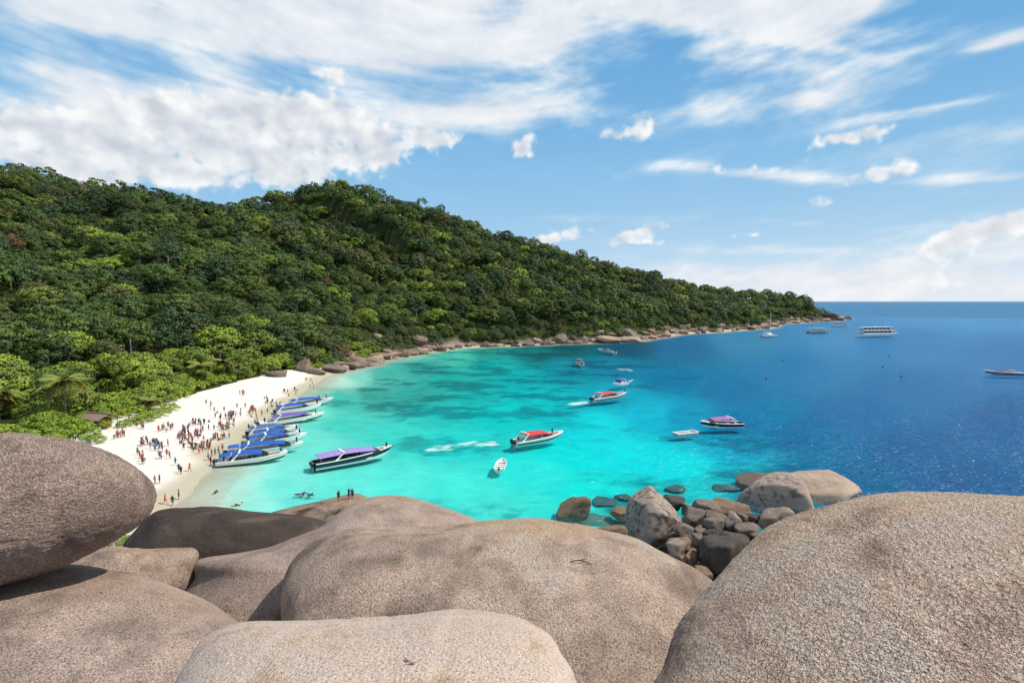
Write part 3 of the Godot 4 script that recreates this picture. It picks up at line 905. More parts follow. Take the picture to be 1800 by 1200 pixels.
# a loose rock about one metre across: a ball cut by planes, then roughened
func rock_mesh(sd: int, cuts: int, base: Color, nu := 26, nv := 17, streak := 0.0, bumpy := 0.22) -> ArrayMesh:
	rng.seed = sd
	var planes := []
	for k in cuts:
		planes.append([Vector3(rng.randfn(), rng.randfn() * 0.8, rng.randfn()).normalized(), rng.randf_range(0.55, 0.85)])
	var off := Vector3(sd * 3.7, sd * 1.3, 0)
	var p := PackedVector3Array()
	var c := PackedColorArray()
	for j in nv:
		var f := PI * j / (nv - 1) - PI / 2
		for i in nu:
			var g := TAU * i / nu
			var q := Vector3(cos(f) * cos(g), sin(f), cos(f) * sin(g))
			var r := 1.0 / pow(pow(absf(q.x), 4.0) + pow(absf(q.y), 4.0) + pow(absf(q.z), 4.0), 0.25) if cuts > 6 else 1.0
			for pl in planes:
				var k: float = q.dot(pl[0])
				if k > 0.05:
					r = minf(r, lerpf(pl[1] / k, r, 0.02))
			r *= 1.0 + coarse.get_noise_3dv(q * 0.8 + off) * bumpy + fine.get_noise_3dv(q * 3.0 + off) * 0.22 * bumpy
			p.append(q * r * 0.5)
			var s := stain.get_noise_3dv(q * 1.6 + off)
			var col := base * (1.0 + s * 0.35)
			if streak > 0:
				var st := stain.get_noise_3d(q.x * 6.0 + q.y * 1.5 + off.x, q.y * 1.0 + q.x * 1.5, q.z * 6.0)
				col = col * (1.0 - streak * smoothstep(0.05, 0.35, st))
			c.append(col)
	var b := MB.new()
	b.grid(p, nu, nv, true, Vector3.ZERO, c)
	return b.mesh()

func make_rocks() -> void:
	var grey := Color(0.44, 0.42, 0.405)
	var brown := Color(0.48, 0.385, 0.30)
	var pale := Color(0.68, 0.63, 0.58)
	var dark := Color(0.20, 0.195, 0.195)
	var kinds := {}
	for e in [["grey", grey], ["brown", brown], ["pale", pale], ["dark", dark]]:
		var v := []
		for k in 3:
			v.append(rock_mesh(40 + k * 7 + e[0].length() * 13, 12 if k < 2 else 8, e[1], 44, 30, 0.3, 0.10))
		kinds[e[0]] = v
	# the rock pile at the foot of the viewpoint: [x, y, w, h, height above sea, kind, mesh, tilt, label]
	var named := [
		[1005, 898, 66, 46, 0.1, "brown", 1, 0.5, "lone brown rock standing in the shallows left of the rock pile"],
		[1064, 940, 60, 34, 1.2, "brown", 2, 0.2, "brown rock half hidden behind the central boulder's right shoulder"],
		[1098, 903, 52, 20, 0.2, "brown", 1, 0.0, "flat brown rock at the water's edge left of the tilted grey boulder"],
		[1182, 888, 40, 26, 0.6, "dark", 0, 0.0, "dark wet rock behind the tilted grey boulder"],
		[1206, 893, 18, 20, 0.6, "brown", 2, 0.0, "little brown upright stone beside the dark wet rock"],
		[1242, 896, 62, 26, 1.0, "grey", 1, -0.1, "flat grey slab at the back of the rock pile by the water"],
		[1280, 896, 80, 38, 0.9, "brown", 1, 0.0, "long tan slab left of the great streaked boulder"],
		[1217, 918, 44, 36, 2.0, "grey", 0, 0.3, "grey block right of the tilted boulder, upper row of the pile"],
		[1257, 911, 46, 20, 1.6, "grey", 2, -0.2, "thin grey stone below the flat slab"],
		[1254, 928, 44, 28, 2.2, "grey", 1, 0.1, "squarish grey block in the middle of the pile"],
		[1288, 926, 32, 38, 2.4, "pale", 0, 0.5, "pale wedge shaped stone standing upright in the pile"],
		[1304, 914, 24, 24, 2.4, "grey", 0, -0.4, "small leaning grey stone beside the pale wedge"],
		[1328, 916, 36, 18, 2.6, "dark", 1, 0.1, "small dark stone tucked under the great streaked boulder"],
		[1314, 934, 44, 24, 2.8, "grey", 2, 0.0, "rounded grey stone below the pale wedge"],
		[1360, 918, 60, 34, 3.0, "pale", 1, 0.5, "pale grey rock against the huge pitted boulder"],
		[1340, 944, 36, 22, 3.0, "grey", 0, 0.2, "grey stone wedged at the edge of the huge pitted boulder"],
		[1202, 936, 34, 28, 2.4, "grey", 2, 0.0, "rounded grey stone under the tilted boulder"],
		[1232, 938, 24, 16, 2.5, "grey", 1, 0.0, "little flat stone in the middle row of the pile"],
		[1250, 944, 28, 24, 2.6, "dark", 2, 0.0, "round dark cobble in the middle of the pile"],
		[1227, 954, 20, 26, 2.6, "grey", 0, 0.2, "small upright stone left of the round dark cobble"],
		[1290, 956, 50, 28, 3.0, "dark", 0, -0.1, "dark flat topped block in the lower right of the pile"],
		[1198, 956, 42, 22, 2.5, "brown", 1, 0.1, "tan slab lying in the lower left of the pile"],
		[1192, 969, 32, 32, 2.4, "pale", 0, 0.3, "pale cube like stone low in the pile"],
		[1262, 982, 84, 60, 2.9, "dark", 1, 0.15, "large dark triangular rock at the bottom of the pile"],
		[1216, 983, 24, 30, 2.3, "brown", 0, 0.0, "brown squarish stone left of the large dark triangular rock"],
		[1197, 985, 28, 24, 2.0, "brown", 2, 0.0, "rounded brown stone near the bottom of the gap"],
		[1232, 1006, 40, 30, 2.2, "brown", 2, 0.0, "smooth brown cobble at the very bottom of the gap"],
		[1206, 1000, 20, 14, 1.8, "brown", 0, 0.0, "small brown pebble beside the smooth brown cobble"]]
	for e in named:
		var p := sea(e[0], e[1], e[4])
		var d := -p.z
		var w: float = e[2] * d / F
		var h: float = e[3] * d / F
		var o := part("rock", kinds[e[5]][e[6]], M.granite_smooth, self)
		o.basis = Basis(Vector3(0, 0, 1), e[7]) * Basis(Vector3.UP, 0.7 * e[0]).scaled(Vector3.ONE)
		o.basis = Basis(Vector3(0, 0, 1), e[7]) * Basis.from_scale(Vector3(w * 1.2, h * 1.2, (w + h) * 0.58)) * Basis(Vector3.UP, 0.7 * e[0])
		o.position = p
		tag(o, e[8], "rock", "rocks piled at the foot of the viewpoint")
	# smaller stones fill the gaps between them
	rng.seed = 31
	for k in 44:
		var px := rng.randf_range(1180, 1345)
		var py := rng.randf_range(902, 1004)
		if px < 1180 + (py - 950.0) * 0.2 or px > 1350.0 - maxf(0.0, py - 925.0) * 1.1:
			continue
		var q := sea(px, py, 1.5)
		var z := rng.randf_range(0.9, 1.9)
		var kn: String = ["grey", "dark", "grey", "brown"][k % 4]
		var o := part("rock", kinds[kn][k % 3], M.granite_smooth, self)
		o.basis = Basis(Vector3(0, 0, 1), rng.randf_range(-0.5, 0.5)) * Basis.from_scale(Vector3(z * 1.3, z * 0.8, z)) * Basis(Vector3.UP, rng.randf() * TAU)
		o.position = q
		tag(o, "%s filler stone %s" % [{"grey": "small grey", "dark": "small dark", "brown": "small brown"}[kn], ("in the upper rows of the rock pile" if py < 930 else ("in the middle of the rock pile" if py < 962 else "low in the rock pile"))], "rock", "small stones between the rocks of the pile")
	for e in [["tilted grey streaked boulder with a pale top beside the rock pile", 1143, 926, 74.0, 134, 92, 51, 7, Color(0.74, 0.71, 0.69), 0.72, 0.5],
			["great pale streaked boulder at the water behind the huge pitted boulder", 1368, 884, 88.0, 142, 88, 53, 6, Color(0.84, 0.79, 0.76), 0.6, 0.25],
			["smooth sandy coloured boulder behind the great streaked boulder", 1434, 874, 95.0, 150, 92, 57, 3, Color(0.92, 0.83, 0.73), 0.12, -0.1],
			["dark flat rock on the left side of the sandy coloured boulder", 1350, 856, 97.0, 100, 40, 59, 5, Color(0.34, 0.30, 0.28), 0.3, -0.15]]:
		var p := out_at(e[1], e[2], e[3])
		var o := part("boulder", rock_mesh(e[6], e[7], e[8], 90, 60, e[9], 0.09), M.granite_smooth, self)
		var s: float = e[3] / F
		o.basis = Basis(Vector3(0, 0, 1), e[10]) * Basis.from_scale(Vector3(e[4] * s * 1.12, e[5] * s * 1.15, e[4] * s * 0.9))
		o.position = p
		tag(o, e[0], "boulder")
	for e in [[1064, 884, 44, 20, "dark submerged rock just beyond the lone brown rock"], [1096, 876, 40, 12, "thin dark submerged rock off the rock pile"], [1186, 862, 46, 14, "dark submerged rock left of the great streaked boulder"], [1280, 858, 50, 14, "dark submerged reef rock touching the great streaked boulder"], [1040, 915, 70, 26, "brown submerged rock between the lone rock and the pile"], ]:
		var q := sea(e[0], e[1], -1.25)
		var sc := -q.z / F
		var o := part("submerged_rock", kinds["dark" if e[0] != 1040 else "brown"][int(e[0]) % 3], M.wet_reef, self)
		o.basis = Basis.from_scale(Vector3(e[2] * sc * 1.1, 0.9, e[3] * sc * 3.0)) * Basis(Vector3.UP, 1.0 * e[0])
		o.position = q + Vector3(0, 0.1, 0)
		tag(o, e[4], "rock", "submerged rocks off the viewpoint")
	# the far shore
	var far_kinds := {}
	for e in [["grey", Color(0.40, 0.37, 0.355)], ["pink", Color(0.48, 0.41, 0.365)], ["pale", Color(0.70, 0.62, 0.55)], ["dark", Color(0.22, 0.20, 0.20)]]:
		var v := []
		for k in 3:
			v.append(rock_mesh(140 + k * 5 + e[0].length() * 11, 13, e[1], 26, 18, 0.4, 0.12))
		far_kinds[e[0]] = v
	# landmarks: [x, y of the base, w, h, kind, tilt, label]
	for e in [[535, 652, 32, 34, "pink", 0.1, "tall brown boulder at the far end of the beach"], [488, 661, 34, 16, "grey", 0.0, "low grey boulder on the sand left of the tall brown boulder"], [426, 662, 22, 38, "dark", 0.1, "dark upright rock among the bushes behind the beach"], [556, 657, 34, 18, "grey", 0.0, "rounded grey boulder at the foot of the sloping slabs"],
			[574, 606, 44, 22, "grey", -0.4, "grey outcrop at the top of the sloping slabs"], [596, 622, 56, 20, "pink", -0.38, "upper brownish slab sloping down toward the water"], [622, 634, 62, 16, "grey", -0.28, "middle grey slab sloping down toward the water"], [645, 642, 56, 12, "pink", -0.18, "lowest long slab whose tip runs into the water"], [606, 645, 60, 16, "pink", -0.2, "brown slab at the beach end below the middle slab"], [584, 652, 42, 16, "grey", -0.1, "grey slab lying on the last sand"], [662, 628, 60, 12, "pink", -0.05, "flat brown rock ledge beyond the beach"], [690, 624, 46, 11, "pale", 0.0, "pale flat rocks at the small second beach"], [718, 621, 40, 12, "grey", 0.1, "grey ledge right of the small second beach"], [634, 618, 40, 14, "dark", -0.3, "dark ledge under the bushes above the slabs"],
			[741, 606, 30, 28, "grey", 0.0, "tall grey boulder on the wooded shore"], [672, 600, 30, 16, "pink", -0.4, "bare brown outcrop between bushes above the shore"], [1074, 602, 46, 20, "pale", 0.0, "whitish rounded boulder at the middle of the far shore"], [1110, 601, 44, 14, "pale", 0.0, "flat pale rock beside the whitish rounded boulder"], [1024, 603, 24, 20, "grey", 0.0, "grey boulder left of the whitish rounded boulder"], [984, 603, 32, 24, "grey", 0.2, "cracked grey boulder at the dark part of the far shore"],
			[1108, 594, 36, 24, "grey", -0.3, "stepped grey outcrop above the pale flat rock"], [1460, 562, 26, 18, "dark", 0.0, "dark knob of rock at the tip of the headland"], [1489, 561, 20, 9, "dark", 0.0, "low islet rock off the tip of the headland"], [1475, 563, 16, 10, "pink", 0.0, "small brown rock between the headland and its islet"]]:
		var p := on_land(e[0], e[1])
		var s := -p.z / F
		var o := part("shore_rock", far_kinds[e[4]][int(e[0]) % 3], M.granite_far, self)
		o.basis = Basis(Vector3(0, 0, 1), e[5]) * Basis.from_scale(Vector3(e[2] * s * 1.15, e[3] * s * 1.0, e[2] * s * 0.9)) * Basis(Vector3.UP, e[0] * 1.0)
		o.position = p + Vector3(0, e[3] * s * 0.16, 0)
		tag(o, e[6], "rock", "rocks along the far shore")
	# the rest of the rocky waterline
	rng.seed = 77
	var names := ["grey", "pink", "pale", "pink", "pale", "dark"]
	var count := 0
	var words := {"grey": "grey", "pink": "brownish", "pale": "pale", "dark": "dark"}
	for i in range(12, shore.size() - 1):
		var a := shore[i]
		var b := shore[i + 1]
		var len := a.distance_to(b)
		var nrm := Vector2(-(b - a).y, (b - a).x).normalized()
		var steps := int(len / 3.5)
		for k in steps:
			if count >= 264:
				break
			var t := (k + rng.randf()) / steps
			var q := a.lerp(b, t) + nrm * rng.randf_range(-2.0, 9.0 if i < 20 else 15.0) * (1.0 if i > 13 else 0.6)
			var sf := shore_at(q.x, q.y)
			if sf.x < -3.0:
				q -= nrm * 0.0
			var y := height_from(q.x, q.y, sf)
			var w := rng.randf_range(2.6, 7.4) * (1.0 + 0.5 * rng.randf() * rng.randf()) * (1.0 + q.y / 1400.0)
			var kn: String = names[rng.randi() % names.size()]
			var o := part("shore_rock", far_kinds[kn][rng.randi() % 3], M.granite_far, self)
			var flat := rng.randf_range(0.28, 0.65)
			o.basis = Basis(Vector3(0, 0, 1), rng.randf_range(-0.25, 0.25)) * Basis.from_scale(Vector3(w, w * flat, w * rng.randf_range(0.7, 1.1))) * Basis(Vector3.UP, rng.randf() * TAU)
			o.position = Vector3(q.x, maxf(y, -0.3) + w * flat * 0.12, -q.y)
			var col := F * q.x / q.y + 900.0
			var where := "by the small second beach" if col < 760 else ("on the shore left of the bay's middle" if col < 860 else ("on the dark shore at the bay's middle" if col < 960 else ("left of the whitish boulder" if col < 1060 else ("right of the whitish boulder" if col < 1150 else ("on the shore below the headland woods" if col < 1240 else ("left of the catamaran mast" if col < 1340 else ("right of the catamaran mast" if col < 1410 else "by the headland's tip")))))))
			tag(o, "%s %s rock at the waterline %s" % [words[kn], "large" if w > 7.0 else ("small" if w < 4.5 else "rounded"), where], "rock", "rocks along the far shore")
			count += 1

# ------------------------------------------------------------------ vegetation
# a crown about 2 wide: clumps of leaf-sized faces over an uneven dome
func crown_mesh(sd: int, clumps: int, leaves: int, size: float, flat: float, hue: Color) -> ArrayMesh:
	rng.seed = sd
	var b := MB.new()
	for k in clumps:
		var g := TAU * (k * 0.618 + rng.randf() * 0.15)
		# from the rim, a little below the middle, to the top
		var s := -0.32 + 1.26 * (k + 0.5) / clumps
		var rr := sqrt(maxf(0.0, 1.0 - s * s)) * rng.randf_range(0.60, 0.84)
		var cen := Vector3(cos(g) * rr, s * flat * rng.randf_range(0.72, 1.0), sin(g) * rr)
		var cr := rng.randf_range(0.20, 0.34)
		var hc := hue * rng.randf_range(0.82, 1.18)
		hc = hc.lerp(Color(hc.r * 1.25, hc.g * 1.05, hc.b * 0.85), rng.randf() * 0.5)
		var out := (cen * Vector3(1, 1.0 / flat, 1) + Vector3(0, 0.25, 0)).normalized()
		for l in leaves:
			var d := (Vector3(rng.randfn(), rng.randfn() * 0.75 + 0.3, rng.randfn()).normalized() + out * 0.5).normalized()
			var q := cen + d * Vector3(1.0, 0.62, 1.0) * cr * rng.randf_range(0.75, 1.05)
			var nn := (d + Vector3(rng.randfn(), rng.randfn() + 0.3, rng.randfn()) * 0.40).normalized()
			var u := nn.cross(Vector3(rng.randfn(), rng.randfn(), rng.randfn())).normalized()
			var w := nn.cross(u)
			var sz := size * rng.randf_range(0.6, 1.3)
			b.col = hc * rng.randf_range(0.82, 1.18)
			leaf(b, q, u * sz, w * sz * 0.66, (nn * 0.45 + d * 0.35 + out * 0.35).normalized())
	return b.mesh()

func leaf(b: MB, q: Vector3, u: Vector3, w: Vector3, nn: Vector3) -> void:
	var k := b.v.size()
	for e in [q - u * 0.5, q + w * 0.5 - u * 0.05, q + u * 0.5, q - w * 0.5 - u * 0.05]:
		b.v.append(e)
		b.n.append(nn)
		b.c.append(b.col)
	b.ix.append_array([k, k + 1, k + 2, k, k + 2, k + 3] if u.cross(w).dot(nn) > 0 else [k, k + 2, k + 1, k, k + 3, k + 2])

func trunk_mesh(sd: int, pale: Color) -> ArrayMesh:
	rng.seed = sd
	var b := MB.new()
	b.col = pale
	var lean := Vector3(rng.randf_range(-0.12, 0.12), 0, rng.randf_range(-0.12, 0.12))
	var top := Vector3(lean.x, 1.0, lean.z)
	b.tube([Vector3(0, -0.15, 0), Vector3(lean.x * 0.3, 0.3, lean.z * 0.3), Vector3(lean.x * 0.7, 0.65, lean.z * 0.7), top], [0.055, 0.042, 0.034, 0.026], 6)
	for k in 4:
		var g := TAU * (k + rng.randf() * 0.6) / 4
		var s := Vector3(lean.x * 0.7, 0.62 + 0.09 * k, lean.z * 0.7)
		b.tube([s, s + Vector3(cos(g) * 0.22, 0.20, sin(g) * 0.22), s + Vector3(cos(g) * 0.5, 0.34, sin(g) * 0.5)], [0.022, 0.015, 0.006], 5)
	return b.mesh()

func make_forest() -> void:
	var hues := [Color(0.063, 0.106, 0.035), Color(0.086, 0.131, 0.035), Color(0.051, 0.091, 0.043), Color(0.140, 0.196, 0.041), Color(0.091, 0.107, 0.046), Color(0.190, 0.264, 0.044), Color(0.107, 0.071, 0.039)]
	var kinds := ["dark green", "mid green", "bluish dark green", "light green", "dull olive", "bright yellow green", "reddish brown"]
	var near := []
	var far := []
	for k in hues.size():
		near.append(crown_mesh(200 + k, 34, 58, 0.115, [0.95, 0.80, 1.05, 0.66, 0.9, 0.55, 0.75][k], hues[k]))
		far.append(crown_mesh(300 + k, 24, 34, 0.17, [0.95, 0.85, 1.05, 0.75, 0.9, 0.6, 0.75][k], hues[k]))
	var trunks := [trunk_mesh(1, Color(0.20, 0.18, 0.15)), trunk_mesh(2, Color(0.12, 0.10, 0.08)), trunk_mesh(3, Color(0.34, 0.32, 0.28))]
	var palms := []
	for e in [[118, 750], [0, 735], [355, 676], [394, 668]]:
		var q := on_land(e[0], e[1])
		palms.append(Vector2(q.x, -q.z))
	rng.seed = 5
	var spots := []
	var d := 110.0
	while d < 1030.0:
		var step := 7.4 + d * 0.003
		var x := -d * 1.02 - 20.0
		while x < d * 0.75:
			var qx := x + rng.randf_range(-0.45, 0.45) * step
			var qd := d + rng.randf_range(-0.45, 0.45) * step
			var roll := rng.randf()
			var roll2 := rng.randf()
			var roll3 := rng.randf()
			var turn := rng.randf() * TAU
			x += step
			if not Geometry2D.is_point_in_polygon(Vector2(qx, qd), island):
				continue
			var sf := shore_at(qx, qd)
			if sf.x < (9.0 if qd < 480 else 14.0) + (sf.y * 0.42 if sf.y > 25 else 0.0):
				continue
			if qd > 110 and sf.x > sf.y + 20.0 and behind_ridge(qx, qd):
				continue
			if Vector2(qx + 118.0, qd - 152.0).length() < 9.0:
				continue
			var hidden := false
			for e in palms:
				if absf(qx / qd - e.x / e.y) < 0.045 and qd < e.y + 6.0 and qd > e.y - 50.0:
					hidden = true
			if hidden:
				continue
			var y := height_from(qx, qd, sf)
			var patch := lump.get_noise_2d(qx * 1.6 + 900.0, qd * 1.6)
			var k := 0
			if sf.x < sf.y * 1.05 + 10.0 and sf.y > 25:
				k = 5 if roll < 0.45 else (3 if roll < 0.85 else 1)
			else:
				var u := roll + patch * 0.55
				k = 2 if u < 0.22 else (0 if u < 0.50 else (1 if u < 0.74 else (4 if u < 0.86 else (3 if u < 1.02 else 5))))
				if roll2 > 0.992:
					k = 6
			var w := (3.9 + 4.2 * roll3 * roll3 * roll3 + 1.3 * roll2) * (1.0 + qd * 0.00025)
			if sf.y < 12 and sf.x < 26.0:
				w *= 0.65
			var h := w * (0.25 + 0.35 * roll) + 4.5 * roll3 * roll3 * (1.0 if sf.x > 26 else 0.3)
			if roll2 < 0.025 and sf.x > 40.0:
				h += 5.0
			spots.append([w / qd, Vector3(qx, y, -qd), w, h, k, turn, int(roll * 997) % 3, sf])
		d += step
	for i in range(13, shore.size() - 2):
		var a := shore[i]
		var b := shore[i + 1]
		var nrm := Vector2(-(b - a).y, (b - a).x).normalized()
		for k in int(a.distance_to(b) * 0.55):
			var q := a.lerp(b, rng.randf()) + nrm * rng.randf_range(8.0 if a.y < 480 else 13.0, 34.0)
			var sf := shore_at(q.x, q.y)
			var roll := rng.randf()
			if sf.x < 7.0:
				continue
			var w := rng.randf_range(1.8, 3.4)
			spots.append([0.0, Vector3(q.x, height_from(q.x, q.y, sf), -q.y), w, w * 0.25, [0, 1, 1, 3, 4, 2][int(roll * 6) % 6], rng.randf() * TAU, 0, sf])
	spots.sort_custom(func(a, b): return a[0] > b[0])
	var zone := func(p: Vector3, sf: Vector2) -> String:
		var k := F * p.x / -p.z + 900.0
		var col := "at the left edge" if k < 90 else ("above the hut" if k < 230 else ("above the near beach" if k < 370 else ("above the far beach" if k < 520 else ("over the sloping slabs" if k < 690 else ("left of the bay's middle" if k < 850 else "over the far rocks")))))
		var row := ""
		if sf.x < sf.y + 8 and sf.y > 25:
			row = "on the flat" if sf.x < sf.y * 0.75 else "at the hill's foot"
		else:
			row = "on the lower slope" if p.y < 38 else ("on the middle slope" if p.y < 75 else "high on the slope")
		return row + " " + col
	var size_word := func(w: float) -> String: return "huge" if w > 7.4 else ("broad" if w > 6.2 else ("medium" if w > 5.0 else "small"))
	var multi := {}
	for i in spots.size():
		var s: Array = spots[i]
		var p: Vector3 = s[1]
		var basis := Basis(Vector3.UP, s[5]) * Basis.from_scale(Vector3(s[2], s[2] * 0.92, s[2]))
		if i < 290:
			var t := thing("forest_tree", "%s %s crowned tree %s" % [size_word.call(s[2]), kinds[s[4]], zone.call(p, s[7])], "tree", p, 0.0, "trees of the hillside forest")
			var tr := part("trunk", trunks[s[6]], M.bark, t)
			tr.basis = Basis(Vector3.UP, s[5]) * Basis.from_scale(Vector3(s[3] * 1.1, s[3] * 1.05, s[3] * 1.1))
			var cr := part("crown", near[s[4]], M.leaf_mid, t)
			cr.basis = basis
			cr.position = Vector3(0, s[3], 0)
		else:
			var mesh: ArrayMesh = (near if p.z > -430 else far)[s[4]]
			if not multi.has(mesh):
				multi[mesh] = []
			multi[mesh].append(Transform3D(basis, p + Vector3(0, s[3], 0)))
	var forest := Node3D.new()
	forest.name = "forest"
	add_child(forest)
	tag(forest, "dense green tropical forest covering the island hill", "", "", "stuff")
	for mesh in multi:
		var mm := MultiMesh.new()
		mm.transform_format = MultiMesh.TRANSFORM_3D
		mm.use_colors = true
		mm.mesh = mesh
		mm.instance_count = multi[mesh].size()
		for i in mm.instance_count:
			mm.set_instance_transform(i, multi[mesh][i])
			var org: Vector3 = multi[mesh][i].origin
			var v := rng.randf_range(0.82, 1.18) * (1.0 + 0.4 * lump.get_noise_2d(org.x * 1.3, -org.z * 1.3))
			mm.set_instance_color(i, Color(v * rng.randf_range(0.9, 1.15), v, v * rng.randf_range(0.85, 1.1)))
		var o := MultiMeshInstance3D.new()
		o.name = "tree_crowns"
		o.multimesh = mm
		o.material_override = M.leaf_deep
		forest.add_child(o, true)
		tag(o, "", "", "", "stuff")

func behind_ridge(x: float, d: float) -> bool:
	# past the crest as seen from the bay
	for i in ridge.size() - 1:
		var a := ridge[i]
		var b := ridge[i + 1]
		var ka := a.x / a.y
		var kb := b.x / b.y
		var k := x / d
		if k >= ka and k <= kb:
			return d > lerpf(a.y, b.y, (k - ka) / maxf(kb - ka, 1e-6)) + 22.0
	return false

func make_bushes() -> void:
	var bright := []
	for k in 4:
		bright.append(crown_mesh(400 + k, 22, 60, 0.13, 0.62, [Color(0.198, 0.282, 0.036), Color(0.162, 0.246, 0.038), Color(0.222, 0.294, 0.041), Color(0.144, 0.222, 0.036)][k]))
	rng.seed = 19
	var n := 0
	for i in range(2, 14):
		var a := shore[i]
		var b := shore[i + 1]
		var steps := maxi(1, int(a.distance_to(b) / 3.4))
		var nrm := Vector2(-(b - a).y, (b - a).x).normalized()
		for k in steps:
			for row in 3:
				var t := (k + rng.randf()) / steps
				var f := lerpf(foot[i], foot[i + 1], t)
				var s := (minf(33.0, f * 0.62 + 3.0) + row * 4.0 + rng.randf_range(-1.5, 1.5))
				var q := a.lerp(b, t) + nrm * s
				var roll := rng.randf()
				var turn := rng.randf() * TAU
				if Vector2(q.x + 118.0, q.y - 152.0).length() < 8.0 or q.y < 96.0:
					continue
				var y := ground(q.x, q.y)
				var w := 2.1 + 1.5 * roll + 0.5 * row
				var o := part("beach_bush", bright[int(roll * 911) % 4], M.leaf_mid, self)
				o.basis = Basis(Vector3.UP, turn) * Basis.from_scale(Vector3(w, w * 0.9, w))
				o.position = Vector3(q.x, y + 0.7 + row * 0.9, -q.y)
				var col := F * q.x / q.y + 900.0
				var where := "by the signboard" if col < 190 else ("right of the hut" if col < 235 else ("below the young palm" if col < 275 else ("left of the crowd" if col < 315 else ("above the crowd" if col < 350 else ("below the twin palms" if col < 400 else ("beside the dark upright rock" if col < 450 else "at the far end"))))))
				tag(o, "%s yellow green bush, %s row behind the sand, %s" % ["wide" if w > 2.8 else "small", ["front", "second", "back"][row], where], "bush", "low bushes along the back of the beach")
				n += 1
	for e in [[140, 772, 6.0, "bright bush cluster beside the signboard at the near end of the beach"], [105, 778, 4.5, "lower bright bush between the signboard and the overhanging boulder"], [168, 778, 3.2, "small bright bush right under the signboard"], [236, 745, 3.6, "bush pushing onto the sand right of the hut"], [256, 740, 4.2, "large bright bush right of the hut, second along the sand"], [278, 732, 4.4, "large bright bush right of the hut, third along the sand"], [298, 722, 4.0, "large bright bush right of the hut, fourth along the sand"], [218, 750, 3.0, "small bright bush touching the right side of the hut"], [203, 958, 2.6, "small bush on the sand under the overhanging boulder"]]:
		var p := on_land(e[0], e[1])
		var o := part("beach_bush", bright[int(e[0]) % 4], M.leaf_mid, self)
		var s: float = e[2] * 0.62
		o.basis = Basis.from_scale(Vector3(s, s * 0.95, s))
		o.position = p + Vector3(0, 0.3 * s, 0)
		tag(o, e[3], "bush", "low bushes along the back of the beach")

func frond_mesh(sd: int, droop: float, hue: Color) -> ArrayMesh:
	rng.seed = sd
	var b := MB.new()
	var rib := []
	for k in 9:
		var t := k / 8.0
		rib.append(Vector3(t * 1.0 * (1.0 - 0.18 * t * droop), 0.32 * t - 0.75 * droop * t * t, 0))
	b.col = Color(0.36, 0.32, 0.10)
	b.tube(rib, [0.022, 0.018, 0.015, 0.013, 0.011, 0.009, 0.007, 0.005, 0.003], 4)
	for k in range(1, 36):
		var t := 0.12 + 0.86 * k / 35.0
		var i := mini(int(t * 8), 7)
		var q: Vector3 = rib[i].lerp(rib[i + 1], t * 8 - i)
		var ln := 0.30 * sin(PI * minf(1.0, 0.18 + t * 0.86)) + 0.03
		for s in [-1.0, 1.0]:
			b.col = hue * rng.randf_range(0.75, 1.25)
			var tip := q + Vector3(0.13, -ln * rng.randf_range(0.3, 0.75), s * ln)
			var wd := Vector3(0.026, 0, 0)
			b.tri(q - wd, q + wd, tip, Vector3(0, 1, s * 0.3))
	return b.mesh()

func make_palms() -> void:
	var fr := [frond_mesh(1, 0.55, Color(0.17, 0.21, 0.045)), frond_mesh(2, 0.95, Color(0.21, 0.225, 0.05)), frond_mesh(3, 1.35, Color(0.25, 0.20, 0.07))]
	# base x, y, top y in the photo, frond length, label
	for e in [[118, 752, 668, 6.4, "coconut palm with drooping fronds standing beside the hut"], [-2, 738, 688, 6.0, "coconut palm at the left edge of the photograph"], [355, 676, 640, 5.6, "coconut palm in the trees at the back of the middle beach"], [394, 668, 634, 5.2, "coconut palm at the far back of the beach beside dark trees"], [264, 722, 704, 4.2, "young palm with low fronds among the bushes behind the sand"]]:
		var p := on_land(e[0], e[1])
		var h: float = (e[1] - e[2]) * -p.z / F
		var t := thing("coconut_palm", e[4], "palm tree", p, e[0] * 0.3, "coconut palms behind the beach")
		var b := MB.new()
		b.col = Color(0.24, 0.20, 0.16)
		b.tube([Vector3(0, -0.5, 0), Vector3(0.15, h * 0.3, 0), Vector3(0.1, h * 0.7, 0.1), Vector3(0, h, 0.1)], [0.24, 0.17, 0.14, 0.12], 8)
		part("trunk", b.mesh(), M.bark, t)
		rng.seed = int(e[0]) + 3
		for k in 22:
			var o := part("frond", fr[0 if k < 7 else (1 if k < 15 else 2)], M.leaf_mid, t)
			var s: float = e[3] * rng.randf_range(0.85, 1.1)
			o.basis = Basis(Vector3.UP, TAU * (k * 0.618)) * Basis(Vector3(0, 0, 1), rng.randf_range(-0.1, 0.45) if k < 7 else rng.randf_range(-0.25, 0.2)) * Basis.from_scale(Vector3(s, s, s))
			o.position = Vector3(0, h, 0.1)

# ------------------------------------------------------------------ boats
func hull_half(t: float) -> float:
	return 0.93 + 0.07 * minf(1.0, t / 0.3) if t < 0.45 else pow(maxf(0.0, 1.0 - pow((t - 0.45) / 0.55, 2.3)), 0.8)

